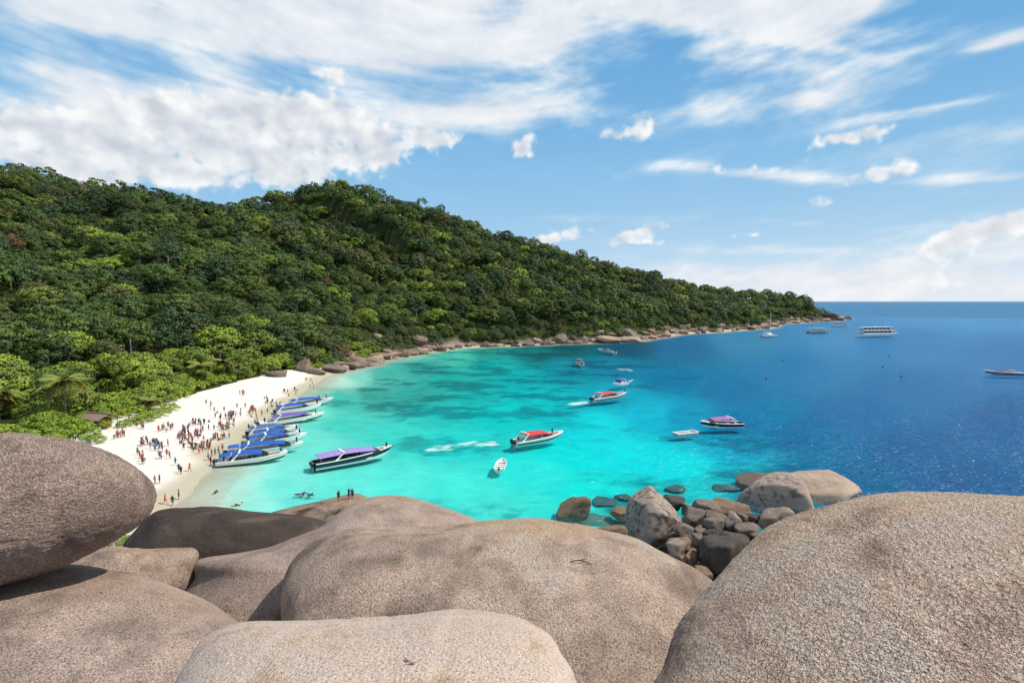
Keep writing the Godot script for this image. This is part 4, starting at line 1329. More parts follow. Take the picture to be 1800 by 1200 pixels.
func hull_points(t: float, L: float, B: float, h0: float, h1: float) -> Array:
	# from keel to sheer on the +z side
	var b := hull_half(t) * B / 2
	var sh := h0 + h1 * t * t
	var rake := 0.0 if t < 0.6 else (t - 0.6) / 0.4
	var x := -L / 2 + L * t
	var ky := -0.45 + 0.75 * pow(rake, 2.0) * sh
	return [Vector3(x - rake * L * 0.09, ky, 0), Vector3(x - rake * L * 0.05, lerpf(ky, 0.10 + 0.25 * rake * sh, 0.85), b * 0.80), Vector3(x - rake * L * 0.03, 0.32 * sh + 0.25 * rake * sh, b * 0.90), Vector3(x - rake * L * 0.01, 0.66 * sh + 0.1 * rake * sh, b * 0.97), Vector3(x, sh, b)]

func loft_hull(L: float, B: float, h0: float, h1: float, lo: int, hi: int, proud := 0.0) -> MB:
	var m := MB.new()
	if lo == 0:
		var p := PackedVector3Array()
		var n := 18
		for j in n:
			var t := float(j) / (n - 1)
			var q := hull_points(t, L, B, h0, h1)
			for k in range(hi, -1, -1):
				p.append(q[k] * Vector3(1, 1, -1))
			for k in range(1, hi + 1):
				p.append(q[k])
		m.grid(p, hi * 2 + 1, n, false, Vector3(0, -1, 0))
		var q0 := hull_points(0.0, L, B, h0, h1)
		for k in hi:
			m.quad(q0[k], q0[k + 1], q0[k + 1] * Vector3(1, 1, -1), q0[k] * Vector3(1, 1, -1), Vector3(-1, 0, 0))
	else:
		for s in [-1.0, 1.0]:
			var p := PackedVector3Array()
			for j in 18:
				var t := j / 17.0
				var q := hull_points(t, L, B, h0, h1)
				for k in range(lo, hi + 1):
					p.append((q[k] + Vector3(0.0, 0, proud)) * Vector3(1, 1, s))
			m.grid(p, hi - lo + 1, 18, false, Vector3(0, 0.2, s))
	return m

func outboard(parent: Node, at: Vector3, m: Material, k := 1.0) -> void:
	var b := MB.new()
	b.ball(Vector3(-0.12, 0.72, 0) * k, Vector3(0.36, 0.33, 0.22) * k, 12, 8)
	b.box(Vector3(-0.1, 0.42, 0) * k, Vector3(0.46, 0.26, 0.32) * k)
	b.box(Vector3(0.12, 0.35, 0) * k, Vector3(0.22, 0.3, 0.2) * k)
	var leg := MB.new()
	leg.box(Vector3(-0.12, -0.05, 0) * k, Vector3(0.22, 0.8, 0.12) * k)
	leg.ball(Vector3(-0.15, -0.5, 0) * k, Vector3(0.32, 0.1, 0.1) * k, 8, 6)
	var e := part("outboard_engine", b.mesh(false), m, parent)
	e.position = at
	part("engine_leg", leg.mesh(false), M.engine_grey, e)

# one open day-trip speedboat, bow towards +x
func speedboat(label: String, a: Vector3, b: Vector3, o: Dictionary) -> Node3D:
	var mid := (a + b) / 2
	var L := a.distance_to(b)
	var B: float = o.get("beam", 3.4)
	var h0: float = o.get("h0", 1.0)
	var h1: float = o.get("h1", 0.65)
	var t := thing("speedboat", label, "speedboat", mid, atan2(-(b.z - a.z), b.x - a.x), o.get("group", "speedboats in the bay"))
	var white: Material = M.white_gelcoat
	part("hull", loft_hull(L, B, h0, h1, 0, 4).mesh(false), M[o.get("hull", "white_gelcoat")], t)
	if o.has("stripe"):
		part("hull_stripe", loft_hull(L, B + 0.012, h0, h1, 2, 3, 0.012).mesh(false), M[o.stripe], t)
	if o.has("boot"):
		part("boot_stripe", loft_hull(L, B + 0.012, h0, h1, 1, 2, 0.014).mesh(false), M[o.boot], t)
	# gunwale
	for s in [-1.0, 1.0]:
		var g := MB.new()
		var path := []
		for j in 18:
			path.append(hull_points(j / 17.0, L, B, h0, h1)[4] * Vector3(1, 1, s) + Vector3(0, 0.03, 0))
		g.tube(path, [0.09], 6)
		part("gunwale", g.mesh(false), white, t)
	# foredeck and cockpit sole
	var fd := MB.new()
	var p := PackedVector3Array()
	for j in 12:
		var q: Vector3 = hull_points(0.60 + 0.39 * j / 11.0, L, B, h0, h1)[4]
		for k in 7:
			var s := k / 3.0 - 1.0
			p.append(Vector3(q.x, q.y - 0.02 + 0.10 * (1.0 - s * s), q.z * s * 0.97))
	fd.grid(p, 7, 12, false, Vector3.UP)
	part("foredeck", fd.mesh(false), white, t)
	var bow_x: float = hull_points(0.66, L, B, h0, h1)[4].x
	var sole := MB.new()
	p = PackedVector3Array()
	for j in 12:
		var q: Vector3 = hull_points(0.62 * j / 11.0, L, B, h0, h1)[4]
		for s in [-0.93, 0.0, 0.93]:
			p.append(Vector3(q.x + 0.04, 0.34, q.z * s))
	sole.grid(p, 3, 12, false, Vector3.UP)
	sole.quad(Vector3(-L / 2 + L * 0.615, 0.34, -B * 0.46), Vector3(-L / 2 + L * 0.615, 0.34, B * 0.46), Vector3(-L / 2 + L * 0.615, h0 + h1 * 0.38, B * 0.46), Vector3(-L / 2 + L * 0.615, h0 + h1 * 0.38, -B * 0.46), Vector3(-1, 0, 0))
	part("cockpit_floor", sole.mesh(false), M.grey_deck, t)
	# bow cushion well
	var well := MB.new()
	var wy: float = hull_points(0.76, L, B, h0, h1)[4].y + 0.10
	p = PackedVector3Array()
	for j in 6:
		var tt := 0.675 + 0.21 * j / 5.0
		var q: Vector3 = hull_points(tt, L, B, h0, h1)[4]
		for k in 5:
			var s := k / 2.0 - 1.0
			p.append(Vector3(q.x, q.y + 0.06 + 0.10 * (1.0 - s * s), q.z * s * 0.66))
	well.grid(p, 5, 6, false, Vector3.UP)
	part("bow_cushion", well.mesh(false), M[o.get("cushion", "tan_cushion")], t)
	# canopy
	var c0: float = o.get("c0", -0.36) * L
	var c1: float = o.get("c1", 0.13) * L
	var cw := B * 0.92
	var ch: float = h0 + o.get("ch", 1.45)
	var can := MB.new()
	p = PackedVector3Array()
	var n := 14
	for side in [0.0, -0.10]:
		for j in n:
			var u := float(j) / (n - 1)
			var x := lerpf(c0, c1, u)
			var y: float = ch + 0.16 * sin(PI * minf(1.0, u * 1.05)) - 0.22 * pow(u, 5.0) + side
			for k in 9:
				var s := k / 4.0 - 1.0
				p.append(Vector3(x, y - 0.30 * s * s * s * s, s * cw / 2))
	var up_half := p.slice(0, n * 9)
	var low_half := p.slice(n * 9)
	can.grid(up_half, 9, n, false, Vector3.UP)
	can.grid(low_half, 9, n, false, Vector3.DOWN)
	for s in [0, 8]:
		for j in n - 1:
			can.quad(up_half[j * 9 + s], up_half[(j + 1) * 9 + s], low_half[(j + 1) * 9 + s], low_half[j * 9 + s], Vector3(0, 0, -1 if s == 0 else 1))
	for j in [0, n - 1]:
		for s in 8:
			can.quad(up_half[j * 9 + s], up_half[j * 9 + s + 1], low_half[j * 9 + s + 1], low_half[j * 9 + s], Vector3(-1 if j == 0 else 1, 0, 0))
	var canopy := part("canopy", can.mesh(false), M[o.get("canopy", "blue_canvas")], t)
	var bows := MB.new()
	for k in 9:
		var u := (k + 0.5) / 9.0
		var path := []
		for q in 9:
			var s := q / 4.0 - 1.0
			path.append(Vector3(lerpf(c0, c1, u), ch + 0.16 * sin(PI * minf(1.0, u * 1.05)) - 0.22 * pow(u, 5.0) - 0.30 * s * s * s * s + 0.012, s * cw / 2))
		bows.tube(path, [0.022], 5)
	part("canopy_rib", bows.mesh(false), M[o.get("canopy", "blue_canvas")], canopy)
	if o.get("rear", false):
		var rc := MB.new()
		p = PackedVector3Array()
		for j in 7:
			var u := j / 6.0
			for k in 7:
				var s := k / 3.0 - 1.0
				p.append(Vector3(lerpf(c0 - 0.16 * L, c0 - 0.02 * L, u), ch - 0.28 + 0.18 * sin(PI * (0.15 + 0.5 * u)) - 0.22 * s * s * s * s, s * cw * 0.47))
		rc.grid(p, 7, 7, false, Vector3.UP)
		part("rear_canopy", rc.mesh(false), M[o.get("canopy", "blue_canvas")], t)
	# posts, raked white arch at the back, windscreen at the front
	for s in [-1.0, 1.0]:
		for k in 4:
			var x := lerpf(c0 + 0.3, c1 - 0.2, k / 3.0)
			var pm := MB.new()
			pm.tube([Vector3(x, h0 * 0.95 + (0.25 if k == 3 else 0.0), s * B * 0.46), Vector3(x, ch - 0.26, s * cw * 0.47)], [0.025], 5)
			part("canopy_post", pm.mesh(false), M.steel, t)
	var ax: float = c0 + o.get("arch", 0.10) * L
	var ar := MB.new()
	for s in [-1.0, 1.0]:
		var e0 := Vector3(ax - 0.11 * L, h0, s * B * 0.48)
		var e1 := Vector3(ax, ch + 0.12, s * B * 0.46)
		var dir := (e1 - e0).normalized()
		var side := Vector3(0.26, 0, 0)
		ar.quad(e0 - side, e0 + side, e1 + side * 0.45, e1 - side * 0.45, Vector3(0, 0, s))
		ar.quad(e0 - side - Vector3(0, 0, s * 0.09), e0 + side - Vector3(0, 0, s * 0.09), e1 + side * 0.45 - Vector3(0, 0, s * 0.09), e1 - side * 0.45 - Vector3(0, 0, s * 0.09), Vector3(0, 0, -s))
		ar.quad(e0 - side, e1 - side * 0.45, e1 - side * 0.45 - Vector3(0, 0, s * 0.09), e0 - side - Vector3(0, 0, s * 0.09), Vector3(-1, 0, 0))
		ar.quad(e0 + side, e1 + side * 0.45, e1 + side * 0.45 - Vector3(0, 0, s * 0.09), e0 + side - Vector3(0, 0, s * 0.09), Vector3(1, 0, 0))
	ar.box(Vector3(ax, ch + 0.16, 0), Vector3(0.38, 0.10, B * 0.96))
	part("arch", ar.mesh(false), white, t)
	var ws := MB.new()
	var wy0 := h0 + h1 * 0.42 + 0.1
	ws.quad(Vector3(c1 + 0.10 * L, wy0, -B * 0.36), Vector3(c1 + 0.10 * L, wy0, B * 0.36), Vector3(c1 - 0.02 * L, ch - 0.28, B * 0.40), Vector3(c1 - 0.02 * L, ch - 0.28, -B * 0.40), Vector3(1, 1, 0))
	for s in [-1.0, 1.0]:
		ws.tri(Vector3(c1 + 0.10 * L, wy0, s * B * 0.36), Vector3(c1 - 0.02 * L, ch - 0.28, s * B * 0.40), Vector3(c1 - 0.04 * L, h0 + 0.2, s * B * 0.47), Vector3(0, 0, s))
	part("windscreen", ws.mesh(false), M.dark_glass, t)
	var con := MB.new()
	con.box(Vector3(c1 - 0.03 * L, 0.34 + 0.55, -B * 0.22), Vector3(0.7, 1.1, 0.8))
	part("helm_console", con.mesh(false), white, t)
	for s in [-1.0, 1.0]:
		var bn := MB.new()
		bn.box(Vector3((c0 + c1) / 2, 0.55, s * B * 0.36), Vector3((c1 - c0) * 0.9, 0.42, 0.5))
		part("bench", bn.mesh(false), M.cream_deck, t)
	var rl := MB.new()
	for s in [-1.0, 1.0]:
		var path := []
		for j in 7:
			var tt := 0.78 + 0.21 * j / 6.0
			path.append(hull_points(tt, L, B, h0, h1)[4] * Vector3(1, 1, s * 0.93) + Vector3(0, 0.42, 0))
			if j % 2 == 0:
				rl.tube([path[j] - Vector3(0, 0.42, 0), path[j]], [0.018], 4)
		rl.tube(path, [0.022], 5)
	part("bow_rail", rl.mesh(false), M.steel, t)
	var ne: int = o.get("engines", 2)
	for k in ne:
		outboard(t, Vector3(-L / 2 - 0.18, 0.25, (k - (ne - 1) / 2.0) * 0.62), M[o.get("engine", "engine_black")], o.get("esize", 1.15))
	var pl := MB.new()
	pl.box(Vector3(-L / 2 + 0.5, 0.62, 0), Vector3(0.9, 0.12, B * 0.84))
	part("stern_platform", pl.mesh(false), M.cream_deck, t)
	var ant := MB.new()
	ant.tube([Vector3(ax, ch + 0.2, 0.3), Vector3(ax - 0.1, ch + 1.1, 0.3)], [0.02, 0.008], 4)
	part("antenna", ant.mesh(false), white, t)
	if o.has("vests"):
		var vb := MB.new()
		rng.seed = int(L * 100)
		for k in 26:
			vb.ball(Vector3(lerpf(c0 - 0.05 * L, c1 - 0.05 * L, rng.randf()), 1.0 + rng.randf() * 0.25, rng.randf_range(-0.4, 0.4) * B), Vector3(0.22, 0.2, 0.18), 7, 5)
		part("life_vests", vb.mesh(false), M[o.vests], t)
	return t

func make_boats() -> void:
	var g := "speedboats backed up to the beach"
	var at := func(x: float, y: float) -> Vector3: return sea(x, y)
	# stern and bow at the waterline, read off the photograph
	for e in [
		[[380, 819], [506, 806], "white speedboat with short blue canopy, nearest of those backed up to the beach", {"canopy": "blue_canvas", "c0": -0.28, "c1": 0.13, "rear": true, "cushion": "tan_cushion", "vests": "dark_cushion", "boot": "black_gelcoat"}],
		[[398, 803], [533, 789], "long white speedboat with long blue canopy, second from the near end of the beach", {"canopy": "blue_canvas", "c0": -0.32, "c1": 0.25, "rear": true, "cushion": "green_cushion"}],
		[[430, 786], [539, 772], "white speedboat with blue canopy third from the near end, teal bow seats", {"canopy": "blue_canvas", "c0": -0.28, "c1": 0.12, "rear": true, "cushion": "green_cushion"}],
		[[438, 776], [530, 766], "white speedboat with dark blue canopy fourth from the near end", {"canopy": "deep_blue_canvas", "c0": -0.26, "c1": 0.16, "rear": true, "cushion": "dark_cushion"}],
		[[436, 768], [524, 757], "white speedboat with slate blue canopy fifth from the near end", {"canopy": "slate_canvas", "c0": -0.47, "c1": 0.16, "cushion": "tan_cushion"}],
		[[455, 750], [570, 734], "white speedboat with a violet canopy backed up to the beach", {"canopy": "violet_canvas", "c0": -0.30, "c1": 0.20, "cushion": "tan_cushion", "boot": "black_gelcoat"}],
		[[484, 728], [565, 718], "white speedboat with blue canopy just beyond the violet one", {"canopy": "blue_canvas", "c0": -0.46, "c1": 0.14}],
		[[490, 719], [586, 707], "farthest white speedboat on the beach with blue canopy and red interior", {"canopy": "blue_canvas", "c0": -0.30, "c1": 0.22, "cushion": "red_cushion", "vests": "orange_vest"}]]:
		var o: Dictionary = e[3]
		o.group = g
		speedboat(e[2], at.call(e[0][0], e[0][1]), at.call(e[1][0], e[1][1]), o)
	speedboat("long navy speedboat with lavender canopy lying off the beach", at.call(551, 824), at.call(688, 799), {"hull": "navy_hull", "canopy": "lavender_canvas", "c0": -0.46, "c1": 0.24, "arch": 0.30, "boot": "white_gelcoat", "engines": 3, "cushion": "dark_cushion", "beam": 3.7, "h0": 1.25, "h1": 0.75, "vests": "dark_cushion", "ch": 1.35})
	speedboat("white speedboat with red canopy and black stripe, nearer of the two red ones", at.call(904, 784), at.call(990, 770), {"canopy": "red_canvas", "c0": -0.33, "c1": 0.14, "stripe": "black_gelcoat", "arch": 0.04, "engines": 3, "esize": 1.35, "h0": 1.1, "h1": 0.7})
	speedboat("white speedboat with red canopy leaving a white wake, farther of the two red ones", at.call(1041, 706), at.call(1101, 698), {"canopy": "red_canvas", "c0": -0.33, "c1": 0.12, "stripe": "black_gelcoat", "arch": 0.04, "engines": 3, "esize": 1.35, "h0": 1.1, "h1": 0.7})
	speedboat("small white speedboat with blue canopy beyond the farther red one", at.call(1101, 676), at.call(1078, 680), {"canopy": "blue_canvas", "c0": -0.28, "c1": 0.12, "beam": 2.9, "h0": 1.0, "h1": 0.6})
	speedboat("small speedboat with orange interior seen from its stern off the wooded shore", at.call(1023, 642), at.call(1012, 637), {"canopy": "slate_canvas", "c0": -0.15, "c1": 0.25, "beam": 3.0, "vests": "orange_vest", "cushion": "red_cushion"})
	speedboat("white motorboat with dark windows near the far rocks", at.call(1081, 621), at.call(1052, 617), {"canopy": "dark_cushion", "c0": -0.2, "c1": 0.16, "ch": 0.9})
	speedboat("navy and white speedboat with plum canopy moored beside the grey raft", at.call(1303, 750), at.call(1231, 752), {"hull": "navy_hull", "canopy": "plum_canvas", "c0": -0.30, "c1": 0.24, "boot": "white_gelcoat", "h0": 1.1, "h1": 0.7, "beam": 3.3, "cushion": "cream_deck"})
	speedboat("white speedboat with dark canopy at the right edge of the photograph", at.call(1801, 659), at.call(1730, 657), {"canopy": "plum_dark_canvas", "hull": "grey_plastic", "c0": -0.30, "c1": 0.18, "ch": 0.9, "stripe": "black_gelcoat"})
	make_raft(at.call(1187, 765), at.call(1223, 761))
	make_dinghy(at.call(877, 829), at.call(884, 811))
	tour_boat("white two decked ferry anchored far out, largest of the far boats", at.call(1511, 591), at.call(1579, 590), 2, "white_gelcoat", 8.5)
	tour_boat("blue hulled tour boat anchored left of the big ferry", at.call(1420, 585), at.call(1459, 585), 2, "navy_hull", 6.0)
	tour_boat("white tour boat anchored by the tip of the headland", at.call(1462, 573), at.call(1494, 573), 2, "white_gelcoat", 6.0)
	make_yacht(at.call(1338, 591), at.call(1366, 591))
	var k := 0
	for e in [[1347, 666, "buoy_dark"], [1376, 634, "buoy_dark"], [1563, 627, "buoy_dark"], [1552, 646, "buoy_dark"], [1585, 662, "buoy_dark"], [1345, 657, "buoy_orange"]]:
		var p := sea(e[0], e[1])
		var b := MB.new()
		b.ball(Vector3(0, 0.2, 0), Vector3(0.42, 0.4, 0.42), 10, 7)
		b.tube([Vector3(0, 0.6, 0), Vector3(0, 1.1, 0)], [0.08, 0.05], 6)
		var o := part("mooring_buoy", b.mesh(false), M[e[2]], self)
		o.position = p
		tag(o, ["dark buoy floating straight below the yacht, nearer", "dark buoy floating below and right of the yacht", "dark buoy below the big ferry, farthest of three", "dark buoy below the big ferry, middle of three", "dark buoy below the big ferry, nearest of three", "orange buoy just beyond the dark one below the yacht"][k], "buoy", "mooring buoys in the blue water")
		k += 1

func make_raft(a: Vector3, b: Vector3) -> void:
	var L := a.distance_to(b)
	var t := thing("pontoon_raft", "low grey open raft left of the plum canopied boat", "raft", (a + b) / 2, atan2(-(b.z - a.z), b.x - a.x))
	var h := MB.new()
	h.box(Vector3(0, 0.12, 0), Vector3(L * 0.96, 0.5, 2.3))
	part("float", h.mesh(false), M.grey_plastic, t)
	for s in [-1.0, 1.0]:
		var m := MB.new()
		m.tube([Vector3(-L / 2, 0.42, s * 1.12), Vector3(L * 0.44, 0.42, s * 1.12), Vector3(L / 2, 0.6, s * 1.0)], [0.14, 0.14, 0.10], 8)
		part("side_rail", m.mesh(false), M.pale_grey, t)
	for x in [-L * 0.48, L * 0.48]:
		var e := MB.new()
		e.box(Vector3(x, 0.50, 0), Vector3(0.45, 0.26, 2.2))
		part("end_board", e.mesh(false), M.pale_grey, t)
	for k in 4:
		var e := MB.new()
		e.box(Vector3(lerpf(-L * 0.36, L * 0.36, k / 3.0), 0.40, 0), Vector3(0.18, 0.08, 2.1))
		part("cross_board", e.mesh(false), M.grey_deck, t)

func make_dinghy(a: Vector3, b: Vector3) -> void:
	var L := a.distance_to(b)
	var dir := (b - a).normalized()
	var t := thing("dinghy", "small open white dinghy with outboard alone on the turquoise water", "dinghy", (a + b) / 2, atan2(-dir.z, dir.x))
	part("hull", loft_hull(L, 2.1, 0.55, 0.15, 0, 4).mesh(false), M.white_gelcoat, t)
	for s in [-1.0, 1.0]:
		var g := MB.new()
		var path := []
		for j in 14:
			path.append(hull_points(j / 13.0, L, 2.1, 0.55, 0.15)[4] * Vector3(1, 1, s))
		g.tube(path, [0.09], 6)
		part("gunwale", g.mesh(false), M.white_gelcoat, t)
	var f := MB.new()
	f.box(Vector3(-0.3, 0.24, 0), Vector3(L * 0.8, 0.06, 1.7))
	part("floor", f.mesh(false), M.cream_deck, t)
	for x in [-1.3, 0.1, 1.2]:
		var m := MB.new()
		m.box(Vector3(x, 0.42, 0), Vector3(0.35, 0.08, 1.8 if x < 1 else 1.3))
		part("thwart", m.mesh(false), M.grey_deck if x > 1 else M.white_gelcoat, t)
	outboard(t, Vector3(-L / 2 - 0.15, 0.15, 0), M.engine_black, 0.8)

func tour_boat(label: String, a: Vector3, b: Vector3, decks: int, hull: String, B: float) -> void:
	var L := a.distance_to(b)
	var t := thing("tour_boat", label, "tour boat", (a + b) / 2, atan2(-(b.z - a.z), b.x - a.x), "tour boats anchored far out")
	var h0 := L * 0.045 + 0.25
	part("hull", loft_hull(L, B, h0, L * 0.035, 0, 4).mesh(false), M[hull], t)
	part("hull_stripe", loft_hull(L, B + 0.02, h0, L * 0.035, 3, 4, 0.02).mesh(false), M.white_gelcoat, t)
	var dh := L * 0.072
	for k in decks:
		var x0 := -0.48 * L
		var x1: float = lerpf(0.34, 0.30, k) * L if decks == 2 else lerpf(0.40, 0.34, k / 2.0) * L
		var y: float = h0 + k * dh
		var w: float = B * (0.94 - 0.04 * k)
		var open := k == decks - 1 and decks == 3
		var dk := MB.new()
		dk.box(Vector3((x0 + x1) / 2, y, 0), Vector3(x1 - x0, 0.18, w))
		for s in [-1.0, 1.0]:
			dk.box(Vector3((x0 + x1) / 2, y + dh * 0.20, s * w * 0.49), Vector3(x1 - x0 - 0.1, dh * 0.36, 0.12))
		part("deck", dk.mesh(false), M.white_gelcoat, t)
		if not open:
			var sal := MB.new()
			sal.box(Vector3((x0 + x1) / 2 + 0.06 * L, y + dh * 0.5, 0), Vector3((x1 - x0) * 0.80, dh * 0.9, w * 0.72))
			part("saloon", sal.mesh(false), M.dark_glass, t)
			var front := MB.new()
			front.box(Vector3(x1 - 0.035 * L, y + dh * 0.5, 0), Vector3(0.07 * L, dh * 0.92, w * 0.9))
			var fr := part("wheelhouse", front.mesh(false), M.white_gelcoat, t)
			var fw := MB.new()
			fw.box(Vector3(x1 + 0.02, y + dh * 0.62, 0), Vector3(0.06, dh * 0.34, w * 0.8))
			for s in [-1.0, 1.0]:
				fw.box(Vector3(x1 - 0.03 * L, y + dh * 0.62, s * (w * 0.45 + 0.01)), Vector3(0.045 * L, dh * 0.34, 0.06))
			part("window", fw.mesh(false), M.dark_glass, fr)
		var np := 13 if decks == 3 else 9
		for s in [-1.0, 1.0]:
			for q in np:
				var pm := MB.new()
				pm.box(Vector3(lerpf(x0 + 0.2, x1 - 0.2, float(q) / (np - 1)), y + dh * 0.5, s * w * 0.47), Vector3(0.26, dh, 0.16))
				part("post", pm.mesh(false), M.white_gelcoat, t)
	var y2: float = h0 + decks * dh
	var rf := MB.new()
	rf.box(Vector3(-0.08 * L, y2, 0), Vector3(L * 0.76, 0.2, B * 0.9))
	part("roof", rf.mesh(false), M.white_gelcoat, t)
	var fn := MB.new()
	fn.box(Vector3(-0.12 * L, y2 + 0.45, 0), Vector3(L * 0.08, 0.8, B * 0.3))
	fn.box(Vector3(0.12 * L, y2 + 0.35, 0), Vector3(L * 0.05, 0.6, B * 0.25))
	part("roof_locker", fn.mesh(false), M.pale_grey, t)
	var ms := MB.new()
	ms.tube([Vector3(0.16 * L, y2 - 0.2, 0), Vector3(0.15 * L, y2 + L * 0.07, 0)], [0.09, 0.04], 6)
	part("mast", ms.mesh(false), M.white_gelcoat, t)

func make_yacht(a: Vector3, b: Vector3) -> void:
	var L := a.distance_to(b)
	var t := thing("sailing_catamaran", "white sailing catamaran with a bare tall mast by the headland rocks", "catamaran", (a + b) / 2, atan2(-(b.z - a.z), b.x - a.x))
	for s in [-1.0, 1.0]:
		var h := part("hull", loft_hull(L, 1.9, 1.5, 0.3, 0, 4).mesh(false), M.white_gelcoat, t)
		h.position = Vector3(0, 0, s * L * 0.22)
	var d := MB.new()
	d.box(Vector3(-0.05 * L, 1.45, 0), Vector3(L * 0.7, 0.25, L * 0.46))
	part("bridge_deck", d.mesh(false), M.white_gelcoat, t)
	var c := MB.new()
	c.ball(Vector3(0, 1.9, 0), Vector3(L * 0.22, 1.2, L * 0.17), 16, 9)
	var cb := part("cabin", c.mesh(false), M.white_gelcoat, t)
	var w := MB.new()
	w.ball(Vector3(0.01 * L, 2.15, 0), Vector3(L * 0.221, 0.42, L * 0.171), 16, 7)
	part("window", w.mesh(false), M.dark_glass, cb)
	var bi := MB.new()
	bi.box(Vector3(-0.2 * L, 3.5, 0), Vector3(L * 0.22, 0.12, L * 0.3))
	for s in [-1.0, 1.0]:
		bi.tube([Vector3(-0.28 * L, 1.5, s * L * 0.13), Vector3(-0.28 * L, 3.5, s * L * 0.13)], [0.06], 5)
		bi.tube([Vector3(-0.12 * L, 1.5, s * L * 0.13), Vector3(-0.12 * L, 3.5, s * L * 0.13)], [0.06], 5)
	part("bimini", bi.mesh(false), M.white_gelcoat, t)
	var m := MB.new()
	m.tube([Vector3(0.08 * L, 1.5, 0), Vector3(0.07 * L, 2.0 + L * 1.42, 0)], [0.2, 0.13], 7)
	part("mast", m.mesh(false), M.white_gelcoat, t)
	var bo := MB.new()
	bo.tube([Vector3(0.07 * L, 4.4, 0), Vector3(-0.35 * L, 4.3, 0)], [0.22, 0.16], 7)
	part("boom", bo.mesh(false), M.cream_deck, t)
	var st := MB.new()
	st.tube([Vector3(0.07 * L, 1.9 + L * 1.4, 0), Vector3(0.48 * L, 1.6, 0)], [0.03], 4)
	st.tube([Vector3(0.07 * L, 1.9 + L * 1.4, 0), Vector3(-0.1 * L, 1.6, L * 0.24)], [0.03], 4)
	st.tube([Vector3(0.07 * L, 1.9 + L * 1.4, 0), Vector3(-0.1 * L, 1.6, -L * 0.24)], [0.03], 4)
	part("stay", st.mesh(false), M.steel, t)

# ------------------------------------------------------------------ foam
func foam(label: String, at: Vector3, along: Vector3, length: float, width: float, sd: int, amount: float) -> void:
	var b := MB.new()
	rng.seed = sd
	var dir := Vector3(along.x, 0, along.z).normalized()
	var side := Vector3(-dir.z, 0, dir.x)
	for k in int(length * width * amount):
		var u := rng.randf()
		var s := rng.randfn() * 0.33
		var wob := reef.get_noise_2d(u * 14.0, sd * 9.0) * 0.35
		var taper := sin(PI * minf(1.0, 0.12 + u * 0.88))
		var q := at + dir * (u - 0.5) * length + side * (s * taper + wob * 0.7) * width
		if reef.get_noise_2d(q.x * 7.0, q.z * 7.0) < -0.02 - 0.3 * taper * (0.6 - absf(s)):
			continue
		var r := rng.randf_range(0.25, 1.1)
		var pts := []
		for i in 6:
			var g := TAU * i / 6 + rng.randf() * 0.5
			var rr := r * rng.randf_range(0.5, 1.2)
			pts.append(q + dir * cos(g) * rr * 1.7 + side * sin(g) * rr + Vector3(0, 0.10 + rng.randf() * 0.05, 0))
		b.col = Color(1, 1, 1, rng.randf_range(0.03, 0.14))
		for i in range(1, 5):
			b.tri(pts[0], pts[i], pts[i + 1], Vector3.UP)
	var o := part("wake_foam", b.mesh(), M.foam_white, self)
	tag(o, label, "", "", "stuff")

func make_foam() -> void:
	var a := sea(752, 794)
	var b := sea(838, 776)
	foam("thin white wake trailing behind the nearer red speedboat", (a + b) / 2, b - a, a.distance_to(b), 3.4, 1, 2.4)
	a = sea(838, 782)
	b = sea(882, 782)
	foam("bright churned foam just behind the nearer red speedboat", (a + b) / 2, b - a, a.distance_to(b), 3.6, 2, 5.0)
	a = sea(1003, 711)
	b = sea(1032, 707)
	foam("white churned wake at the stern of the farther red speedboat", (a + b) / 2, b - a, a.distance_to(b), 2.6, 3, 14.0)
	a = sea(1086, 648)
	b = sea(1112, 652)
	foam("pale streaks of foam beyond the small blue canopied speedboat", (a + b) / 2, b - a, a.distance_to(b), 8.0, 4, 1.6)
	a = sea(1100, 674)
	b = sea(1112, 668)
	foam("small splash of foam at the stern of the blue canopied speedboat", (a + b) / 2, b - a, a.distance_to(b), 1.6, 5, 4.0)

